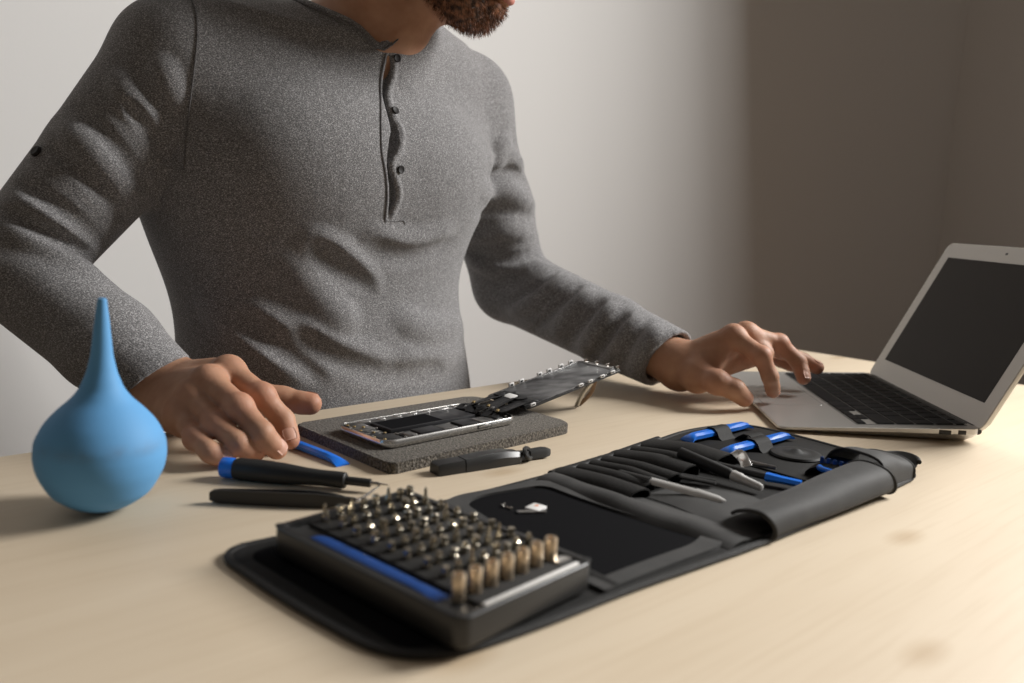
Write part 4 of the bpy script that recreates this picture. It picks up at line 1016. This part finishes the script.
dbox('edge_rail', 6, DL - 8, DW / 2 - 3.4, DW / 2 - 2.2, .1, 1.0, M['shield'], du); dbox('edge_rail', 6, DL - 8, -DW / 2 + 2.0, -DW / 2 + 3.0, .1, .9, M['shield'], du)
# front camera assembly and cables at the hinge
dbox('shield_plate', 1, 20, -26, 24, .2, 1.5, M['hinge'], du); dbox('white_sticker', 4, 14, -2, 10, 1.4, 3.4, M['white'], du); dbox('front_camera', 3, 12, 14, 22, .8, 3.6, M['battery'], du)
P_ = lambda p, q, z: PM[0] @ np.array([p, q, z]) + PC
D_ = lambda p, q, z: DM[0] @ np.array([p, q, z]) + DB
rc = random.Random(11)
for q_, wd in ((-24, 3.2), (-17, 4.6), (-9, 4.2), (-1, 3.6), (6, 4.4), (14, 3.8), (21, 3.0)):
    j = lambda s_: rc.uniform(-s_, s_)
    obj('flex_cable', MB().add(*tube(spline([P_(50 + j(4), q_ + j(4), 5.0), P_(57, q_ + j(5), 7.4 + j(1.4)), P_(63, q_ * .9 + j(5), 8.8 + j(1.2)), D_(2 + j(2), q_ * .9 + j(4), 2.6 + j(.6)), D_(11 + j(3), q_ * .85 + j(4), 1.6), D_(19 + j(4), q_ * .8 + j(5), 1.0)], 6), wd, 8, .16, up=(.25 * j(1), .25 * j(1), 1.0))), M['cable_black'], phone)
for k in range(5):
    obj('cable_clip', MB().add(*tube([P_(56 + 3 * k % 7, -20 + 9 * k, 8.6), P_(60 + 3 * k % 7, -17 + 9 * k, 9.0)], 1.6, 6, .5, up=(0, 0, 1.0))), M['shield'] if k % 2 else M['gold'], phone)
# the home button's ribbon hanging from the raised end down to the table
a0 = D_(92, -DW / 2 + 3, -1.4); a1 = at(577, 407.5, 1.2)
obj('ribbon', MB().add(*tube(spline([a0, a0 * .5 + a1 * .5 + np.array([-1.5, 0, 2]), a1 + UPZ * 3, a1 + UPZ * .3], 6), 2.6, 8, .2, up=(-.5, -1, 0))), M['steel'], phone)
b0 = D_(99, -DW / 2 + 4, -1.4); b1 = at(582, 404, 2.0)
obj('ribbon', MB().add(*tube(spline([b0, b0 * .5 + b1 * .5 + np.array([3, 2, 0]), b1 + UPZ * 2, b1 + np.array([-4, 0, -1.2])], 6), 2.2, 8, .3, up=(-.5, -1, 0))), M['copper'], phone)

# ------------------------------------------------------------------ tool roll (u along the roll, v across it)
UA = math.radians(42); WO = np.array([-30.0, 350.0, 0.0]); WM = frame(WO, UA)
def wp(u, v, z=0.0): return WM[0] @ np.array([u, v, z], float) + WO
def wg(G): return np.asarray(G, float) @ WM[0].T + WO
roll = thing('tool_roll', wp(240, 75), 'unrolled black fabric tool roll with sewn pockets and loops', 'tool roll')
base_poly = round_poly([(-14, -5), (60, -10), (120, -9), (240, -15), (420, -12), (502, -8), (513, 120), (508, 172), (440, 186), (352, 172), (255, 158), (174, 154), (100, 152), (-31, 160), (-27, 80)], [44, 30, 30, 30, 20, 36, 20, 44, 30, 30, 30, 30, 30, 22, 40], 7)
obj('base_panel', MB().add(*prism(base_poly, .2, 3.0, 1.0, 2), WM), M['nylon'], roll)
# bound edge all round; where the far end curls up it follows
bp_ = spline(np.array([(p[0], p[1], 2.2) for p in base_poly]), 2, closed=True)
obj('binding', MB().add(*tube(wg(bp_), 2.6, 8, .8, True, up=(0, 0, 1.0))), M['binding'], roll)
# first panel: lining under the bit case
obj('panel_lining', MB().add(*prism(round_poly([(-8, 4), (108, 2), (112, 146), (-20, 147)], 14), 2.9, 3.6, .3), WM), M['felt_black'], roll)
obj('stitched_seam', MB().add(*tube(wg([(118, -6, 3.4), (119, 60, 4.2), (117, 110, 4.0), (117, 152, 3.2)]), 4.2, 8, .55, up=(0, 0, 1.0))), M['nylon'], roll)
# second panel: window pocket with a raised fabric frame
inner = round_poly([(113, 5), (155, 6), (200, 5), (221, 12), (212, 40), (206, 70), (203, 110), (203, 138), (150, 146), (130, 139), (122, 90)], [10, 20, 10, 8, 20, 20, 20, 12, 14, 14, 20], 5)
outer = [(min(max(p[0], 121) + (9 if p[0] > 165 else -13), 236), p[1] + (9 if p[1] > 75 else -12)) for p in inner]
v, f = ring(outer, inner, 2.8, 5.2)
obj('pocket_frame', MB().add(v, f, WM), M['nylon_lit'], roll, smooth=False)
obj('pocket_window', MB().add(*prism(inner, 2.6, 3.6), WM), M['felt_black'], roll, smooth=False)
# raised fold between second and third panel
G = []
for u_, z_ in ((207, 3.4), (211, 7.0), (216, 9.2), (222, 9.6), (228, 7.8), (236, 5.2), (246, 3.6)):
    G.append([(u_ + 10 * max(0, (40 - v_) / 55) + 1.4 * math.sin(v_ / 17.0), v_, 3.2 + (z_ - 3.2) * (.42 + .58 * math.sin(math.pi * min(max((v_ + 12) / 168, 0), 1)) ** .6) * (1 + .12 * math.sin(v_ / 11))) for v_ in np.linspace(-11, 152, 34)])
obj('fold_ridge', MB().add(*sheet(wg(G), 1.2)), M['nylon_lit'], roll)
G = []
for u_, z_ in ((236, 3.6), (246, 6.6), (258, 7.4), (272, 6.2), (290, 4.6), (305, 3.4)):
    G.append([(u_ + 14 * math.sin(v_ / 40.0), v_, 3.2 + (z_ - 3.2) * math.sin(math.pi * (v_ + 8) / 96) * (1 + .3 * math.sin(v_ / 9 + u_ / 13))) for v_ in np.linspace(-6, 84, 26)])
obj('loose_fold', MB().add(*sheet(wg(G), 1.0)), M['nylon_lit'], roll)
# sewn tool pockets, open to the right
PK = [(226, 24, 80, 9.0), (251, 15, 88, 7.5), (267, 14, 88, 8), (282, 17, 90, 8.5), (300, 25, 92, 11), (326, 16, 95, 9.5), (343, 34, 92, 12.5)]
for u0, wd, vm, hh in PK:
    G = []
    for i, t in enumerate(np.linspace(0, 1, 13)):
        v_ = 157 + (u0 - 226) * .10 + t * (vm - 157 - (u0 - 226) * .10)
        row = []
        for q in np.linspace(0, math.pi, 15):
            h_ = hh * (.35 + .65 * min(1, t * 1.8)) * (1 - .10 * t)
            row.append((u0 + wd / 2 - wd / 2 * math.cos(q) + .5 * math.sin(t * 9 + u0), v_ - 3 * math.sin(q) * t, 3.0 + h_ * math.sin(q) ** .8))
        G.append(row)
    obj('tool_pocket', MB().add(*sheet(wg(G)[::-1], 1.1)), M['nylon'], roll)
obj('stitched_seam', MB().add(*tube(wg([(226, 155, 4.6), (262, 157, 5.4), (300, 161, 5.4), (340, 168, 5.4), (380, 175, 5)]), 3.4, 8, .7, up=(0, 0, 1.0))), M['binding'], roll)
# inner panel carrying the loops at the far end
obj('far_panel', MB().add(*prism(round_poly([(384, 2), (500, 0), (502, 160), (470, 172), (384, 166)], [4, 18, 30, 16, 4]), 2.9, 4.4, .5), WM), M['nylon'], roll)
# folded flap: fabric rising from the right edge and curling back over the tools
def flap_row(u_, s):
    pr_ = [(-14, 3.0), (-19.5, 4.0), (-22, 7), (-21.5, 12.5), (-18.5, 18), (-12.5, 21.5), (-4, 22.6), (6, 21.4), (15, 17.5), (22, 12.5)]
    return [(u_ + (2.5 * math.sin(z / 6)), -14 + (v_ + 14) * (.75 + .25 * s) + 2.0 * (1 - s), z * (.80 + .26 * s) + .4 * math.sin(u_ / 16 + v_ / 5)) for v_, z in spline(np.array(pr_), 3)]
G = [flap_row(u_, s) for u_, s in zip(np.linspace(252, 414, 30), np.linspace(0, 1, 30))]
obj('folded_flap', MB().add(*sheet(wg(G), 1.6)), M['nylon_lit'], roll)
for k in (0, 29):
    obj('flap_hem', MB().add(*tube(wg(np.array(flap_row((253.5, 412)[k > 0], (0, 1)[k > 0])) + np.array([0, -.1, -.3])), 1.2, 8)), M['nylon_lit'], roll)
# raised pouch at the far right: a low dark front and a domed cover, its mouth to the near side
def dome(u0, u1, v0, v1, h0, h1, sq, n=14):
    G = []
    for t in np.linspace(0, 1, n):
        row = []; a_, b_ = v0, v1
        for q in np.linspace(0, math.pi, 19):
            x_, y_ = math.cos(q), math.sin(q)
            bow = math.sin(math.pi * min(t * 1.3 + .1, 1))
            row.append((u0 + (u1 - u0) * t - 6 * (1 - y_) * (1 - t), (a_ + b_) / 2 + (b_ - a_) / 2 * (-np.sign(x_) * abs(x_) ** sq), 3.6 + (h0 + (h1 - h0) * t + 2.5 * bow) * y_ ** (sq * .8) + .5 * math.sin(t * 8 + q * 4)))
        G.append(row)
    return G
G = dome(402, 430, -6, 42, 8, 12, .6); obj('pouch_front', MB().add(*sheet(wg(G), 1.2)), M['nylon'], roll)
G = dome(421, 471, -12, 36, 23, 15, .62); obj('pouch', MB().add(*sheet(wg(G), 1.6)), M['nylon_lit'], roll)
obj('pouch_hem', MB().add(*tube(wg(np.array(G[0]) + np.array([-.2, 0, -.5])), 1.2, 8)), M['nylon_lit'], roll)
obj('pouch_hem', MB().add(*tube(wg(np.array(G[-1]) + np.array([.2, 0, -.5])), 1.2, 8)), M['nylon_lit'], roll)
# the tongue at the far end curls up from the table
G = []
for t in np.linspace(0, 1, 12):
    G.append([(470 + 33 * t - 12 * (abs(v_ - 8) / 15) ** 2.5 * t, v_, 3.4 + 9.5 * t ** 2.2 * (1 - .25 * ((v_ - 8) / 24) ** 2)) for v_ in np.linspace(-7, 22, 12)])
obj('end_tongue', MB().add(*sheet(wg(G)[::-1], 2.0)), M['nylon'], roll)
obj('tongue_hem', MB().add(*tube(wg(np.array(G[-1])), 2.0, 8)), M['binding'], roll)

# tools kept in the roll
def roll_tool(label, u0, u1, v0, v1, z0, z1): return thing(label[0], wp((u0 + u1) / 2, (v0 + v1) / 2, min(z0, z1)), label[1], label[2])
for u0, u1, v_, which in ((391, 488, 152.5, 'upper'), (385, 487, 108.5, 'lower')):
    t_ = thing('opening_tool', wp((u0 + u1) / 2, v_, 5), {'upper': 'blue plastic opening tool under the loop at the roll edge, nearest the hand', 'lower': 'blue plastic opening tool under the loop beside the round black patch'}[which], 'opening tool', 'blue opening tools under the loops')
    a_, b_ = wp(u0, v_), wp(u1, v_ + .5); m_ = (a_ + b_) / 2
    v1_, f1_ = chisel(m_, b_, 10.5, 6.5, 6.0); v2_, f2_ = chisel(m_, a_, 10.5, 6.5, 6.0)
    obj('blade', MB().add(v1_, f1_), M['blue'], t_, angle=30); obj('blade', MB().add(v2_, f2_), M['blue'], t_, angle=30)
    um = (u0 + u1) / 2
    for uu, ww in ((um - 2, 21),):
        G = []
        for t in np.linspace(-.5, .5, 7):
            G.append([(uu + ww * t, v_ + y_, z_) for y_, z_ in ((-13, 4.2), (-9.5, 6.5), (-7, 11), (-3.5, 13.9), (0, 14.4), (3.5, 13.9), (7, 11), (9.5, 6.5), (13, 4.2))])
        obj('loop', MB().add(*sheet(wg(G), 1.0)), M['nylon'], roll)
    if which == 'upper':
        G = [[(468 - 14 + ww_, v_ - 26 + y_, z_) for y_, z_ in ((-12, 4.2), (-8, 8), (-3, 11), (3, 11), (8, 8), (12, 4.2))] for ww_ in (-10, 0, 10)]
        obj('loop', MB().add(*sheet(wg(G), 1.0)), M['nylon'], roll)
# round black suction patch
tag(obj('suction_cup', MB().add(*lathe([(21, 0), (22, .8), (21, 2.4), (17, 3.2), (14, 2.8), (6, 3.4), (3, 5.5), (.01, 5.8)], 36), (WM[0], wp(443, 76, 4.6))), M['grip']), 'flat round black suction cup lying on the far end of the roll', 'suction cup')
# blue handle with ribs inside the pouch
t_ = thing('lifting_tool', wp(412, 20, 5), 'ribbed blue plastic handle peeking out of the raised pouch', 'handle')
v, f = box(26, 40, 9, 3, 2); obj('body', MB().add(v + np.array([0, 0, 4.5]), f, (WM[0], wp(422, 18, 7))), M['blue_dark'], t_)
for k in range(7):
    v, f = box(2.2, 3.0, 10, .6, 1); obj('rib', MB().add(v + np.array([0, 0, 5]), f, (WM[0], wp(410, 3 + k * 5.4, 9))), M['blue_dark'], t_)
g_ = [wp(403 - 8 * math.sin(t), 16 + 17 * math.cos(t), 12 + .8 * math.sin(t)) for t in np.linspace(0, math.pi, 14)]
obj('ring', MB().add(*tube(g_, 2.3, 10)), M['blue'], t_)
# metal tools sticking out of the pockets
A, B = at(650, 480.5, 11.5), at(726, 501, 7.5)
t_ = thing('metal_spudger', (A + B) / 2 - UPZ * 2, 'thin flat steel spudger sticking out of the near pockets', 'spudger')
v, f = tube([A, A * .4 + B * .6, A * .38 + B * .62, B * .9 + A * .1, B], [3.4, 3.6, 4.2, 3.0, .6], 8, .4, up=(-.2, -.6, 1.0)); obj('blade', MB().add(v, f), M['bright_metal'], t_)
A2 = wp(265, 120, 8); obj('handle', MB().add(*tube([A2, A + (A - A2) * .02], 3.4, 10, .7, up=(0, 0, 1.0))), M['grip'], t_)
A, B = at(732, 475, 11), at(762, 488, 8.0)
t_ = thing('precision_pick', (A + B) / 2 - UPZ * 3, 'black tool with a short blunt silver tip beside the thin spudger', 'pick')
obj('tip', MB().add(*stick(A, B, [(0, 2), (.02, 4.2), (.3, 4.2), (.34, 3.6), (.9, 3.0), (1, 2.2), (1.02, .2)])[0], stick(A, B, [(0, 1)] * 2)[1]), M['bright_metal'], t_)
C0 = A - (B - A) * 1.9; obj('handle', MB().add(*stick(C0, A, [(0, 3), (.02, 4.6), (.95, 4.4), (1, 3.4)])[0], stick(C0, A, [(0, 1)] * 2)[1]), M['grip'], t_)
A, B = at(737, 455, 14), at(747, 466, 9)
t_ = thing('bent_spatula', (A + B) / 2 - UPZ * 4, 'small curved polished metal piece at the mouth of the wide far pocket', 'spatula')
obj('blade', MB().add(*tube(spline([at(734, 457, 13), at(740, 454, 15), at(744, 460, 13), at(747, 467, 9)], 5), 4.2, 10, .22, up=(-.3, -.8, .6))), M['alu_bright'], t_)
A2, B2 = wp(352, 122, 9), at(738, 457, 12); obj('handle', MB().add(*tube([A2, B2], [4, 3.6], 10, .7, up=(0, 0, 1.0))), M['grip'], t_)
A, B = at(705, 462, 9), at(768, 477, 9); E_ = at(801, 484, 8)
t_ = thing('plastic_spudger', (A + B) / 2 - UPZ * 4, 'black spudger with a flat bright blue head pointing at the folded flap', 'spudger')
obj('handle', MB().add(*tube([A, B], [3.4, 3.4], 10, .8, up=(0, 0, 1.0))), M['grip'], t_)
obj('head', MB().add(*tube([B - (E_ - B) * .08, B, B * .55 + E_ * .45, E_], [5.6, 6.2, 5.0, 4.8], 6, .55, up=(0, 0, 1.0))), M['blue'], t_, angle=25)
A, B = at(741, 461, 9), at(776, 468, 8)
t_ = thing('dark_pick', (A + B) / 2 - UPZ * 3, 'slim dark metal pick lying behind the blue-headed spudger', 'pick')
obj('shaft', MB().add(*tube([A, B], [2.6, 1.6], 10)), M['shield'], t_); obj('handle', MB().add(*tube([A - (B - A) * 1.2, A], [3.4, 3.2], 10)), M['grip'], t_)
t_ = thing('tweezers', wp(300, 70, 5), 'black tweezers in the tool roll pockets, only the dark grips showing', 'tweezers')
for dv in (-3, 3):
    A, B = wp(290, 112 + dv, 8), at(716, 482, 8) + np.array([dv * .3, dv, 0]); obj('arm', MB().add(*tube([A, B], [3.6, 2.6], 8, .4, up=(0, 0, 1.0))), M['tweezer'], t_)
# things lying in the window pocket
p = at(536, 508, 4.4)
t_ = thing('sim_tray', p - UPZ * .6, 'small white tray part with an orange mark lying in the dark pocket', 'tray')
v, f = prism(rrect(12, 10.5, 1.2, 3), 0, 1.6, .3); obj('plate', MB().add(v, f, frame(p - UPZ * .6, UA + .25)), M['white'], t_)
v, f = prism(rrect(20, 4.2, 1.4, 3), -.2, .9, .2); obj('edge', MB().add(v, f, frame(p + np.array([-3, -7, -.4]), .2)), M['shield'], t_)
obj('mark', MB().add(*prism(rrect(3, 2, .5, 3), 1.55, 1.75), frame(p + np.array([.5, 2, -.6]), UA)), M['orange'], t_)
for x, y, lb in ((502.5, 506, 'tiny silver screw lying in the dark pocket, left of its fellow'), (511, 508.5, 'tiny silver screw lying in the dark pocket, closer to the white tray part')):
    p = at(x, y, 4.2); d_ = np.array([math.cos(1.2 if x < 505 else 2.6), math.sin(1.2 if x < 505 else 2.6), .1])
    t_ = thing('screw', p - UPZ * .5, lb, 'screw', 'screws in the pocket')
    obj('thread', MB().add(*tube([p, p + d_ * 4.5], .6, 8)), M['steel'], t_); obj('head', MB().add(*tube([p - d_ * 1.0, p], 1.3, 10)), M['steel'], t_)

# ------------------------------------------------------------------ bit case
CA = math.radians(-41.7); CC = np.array([-39.5, 432.0, 4.7]); CM = frame(CC, CA)      # p along the case, q across it
cw = lambda p, q, z: CM[0] @ np.array([p, q, z], float) + CC
case = thing('bit_case', CC, 'black plastic bit case standing open on the tool roll', 'case')
L_, W_, H_ = 150.0, 98.0, 16.0
o1 = rrect(L_, W_, 7, 6); 
secs = [(rrect(L_ - 3, W_ - 3, 6, 6), 0), (rrect(L_ - .8, W_ - .8, 6.6, 6), 1.0), (o1, 2.4), (o1, H_ - 1.4), (rrect(L_ - .6, W_ - .6, 6.8, 6), H_ - .5), (rrect(L_ - 2, W_ - 2, 6, 6), H_), (rrect(L_ - 9, W_ - 9, 4, 6), H_), (rrect(L_ - 9.6, W_ - 9.6, 4, 6), H_ - 3)]
n = len(o1); vv = []; ff = []
for q, z in secs: vv += [(a, b_, z) for a, b_ in q]
for i in range(len(secs) - 1):
    for k in range(n): ff.append((i * n + k, i * n + (k + 1) % n, (i + 1) * n + (k + 1) % n, (i + 1) * n + k))
ff.append(tuple(range(n))[::-1]); ff.append(tuple(range((len(secs) - 1) * n, len(secs) * n)))
obj('shell', MB().add(vv, ff, CM), M['plastic'], case)
ZF = H_ - 1.2
obj('foam_tray', MB().add(*prism(rrect(L_ - 11, W_ - 11 - 14, 3, 5, 0, 7), H_ - 3.6, ZF, .4), CM), M['foam'], case)
obj('slot_floor', MB().add(*prism(rrect(L_ - 10, W_ - 10, 3, 4), H_ - 6, H_ - 3.7), CM), M['felt_black'], case)
v, f = box(2.4, 70, 1.6, .7, 2); obj('magnet_rail', MB().add(v + np.array([L_ / 2 - 3.0, 3, H_ + .5]), f, CM), M['white'], case)
v, f = box(6, 11, 1.4, .5, 2); obj('latch_plate', MB().add(v + np.array([L_ / 2 - 13, 37, ZF + .5]), f, CM), M['alu_bright'], case)
for a_ in (-1, 1):
    for b_ in (-1, 1): obj('corner_magnet', MB().add(*lathe([(3.0, -.3), (3.0, .3), (2.4, .5), (.01, .45)], 16), (CM[0], cw(a_ * (L_ / 2 - 3.6), b_ * (W_ / 2 - 3.6), H_))), M['grip'], case)
for p_ in (-44, -30, -16, -2, 12, 26, 40):
    v, f = box(1.2, 66, 1.0, .3, 1); obj('foam_ridge', MB().add(v + np.array([p_ - 5.6, 9, ZF + .3]), f, CM), M['foam'], case)
t_ = tag(obj('opening_tool', MB().add(*chisel(cw(-52, -37.2, 0), cw(52, -37.2, 0), 7.6, 2.6, CC[2] + H_ - 3.6)), M['blue_dark'], angle=30), 'long deep blue plastic tool lying in the slot of the bit case', 'opening tool')
# bits: six-sided shank with a ring notch and a worked tip, standing in rows
def bit_mesh(h, kind):
    mb = MB(); R_ = 2.25
    def hexring(r, z, n=6, ph=0): return [(r * math.cos(ph + 2 * math.pi * k / n), r * math.sin(ph + 2 * math.pi * k / n), z) for k in range(n)]
    seq = [(R_, 0), (R_, h * .45), (R_ * .82, h * .49), (R_ * .82, h * .55), (R_, h * .6), (R_, h * .90), (R_ * .8, h)] if kind == 0 else \
          [(R_, 0), (R_, h * .38), (R_ * .7, h * .50), (R_ * .48, h * .58), (R_ * .44, h * .86), (R_ * .16, h)] if kind == 1 else \
          [(R_, 0), (R_, h * .62), (R_ * .74, h * .70), (R_ * .66, h * .80), (R_ * .5, h)]
    v = []; f = []
    for r, z in seq: v += hexring(r, z)
    for i in range(len(seq) - 1):
        for k in range(6): f.append((6 * i + k, 6 * i + (k + 1) % 6, 6 * i + 6 + (k + 1) % 6, 6 * i + 6 + k))
    f.append(tuple(range(6))[::-1]); f.append(tuple(range(6 * len(seq) - 6, 6 * len(seq))))
    return v, f
def socket_mesh(h):
    return lathe([(3.2, 0), (3.35, .6), (3.35, h - .7), (3.0, h), (2.1, h), (2.0, h - 3), (.01, h - 3)], 18)
def plain(name, mesh, m):
    v, f = mesh; me = bpy.data.meshes.new(name); me.from_pydata((np.asarray(v, float) * .001).tolist(), [], f); me.shade_smooth(); me.set_sharp_from_angle(angle=math.radians(30)); me.materials.append(m)
    o = bpy.data.objects.new(name, me); return o
protos = [plain('screwdriver_bit', bit_mesh(h, k), M['bit']) for h, k in ((8.6, 0), (11.5, 1), (7.2, 2), (6.4, 0))]
ordn = ['first', 'second', 'third', 'fourth', 'fifth', 'sixth', 'seventh', 'eighth']
r_ = random.Random(4)
for i in range(8):
    for j in range(8):
        p_, q_ = -62 + 14.0 * i, -21.5 + 8.9 * j
        k = (1 if r_.random() < .55 else 0) if i == 0 else r_.choice((0, 2, 2, 3, 3, 1))
        o = protos[k].copy(); C.objects.link(o)
        o.location = world(cw(p_ + r_.uniform(-.8, .8), q_ + r_.uniform(-.8, .8), ZF - .6)); o.rotation_euler = (r_.uniform(-.06, .06), r_.uniform(-.06, .06), r_.uniform(0, 1))
        row = 'the far-end row of the case' if i == 0 else 'the row next to the sockets' if i == 7 else 'the %s row from the sockets' % ordn[7 - i]
        tag(o, '%s silver bit from the blue tool, in %s' % (ordn[j], row), 'screwdriver bit', 'screwdriver bits in the case')
sp0 = plain('socket_bit', socket_mesh(13.0), M['bronze'])
for j in range(7):
    o = sp0.copy(); C.objects.link(o); o.location = world(cw(57, -33.5 + 11.2 * j, ZF - .6))
    tag(o, 'bronze cylindrical socket bit in the end row, ' + (('nearest the blue tool', '%s from the blue tool' % ordn[j], 'nearest the metal latch plate')[0 if j == 0 else 2 if j == 6 else 1]), 'socket bit', 'socket bits in the end row of the case')
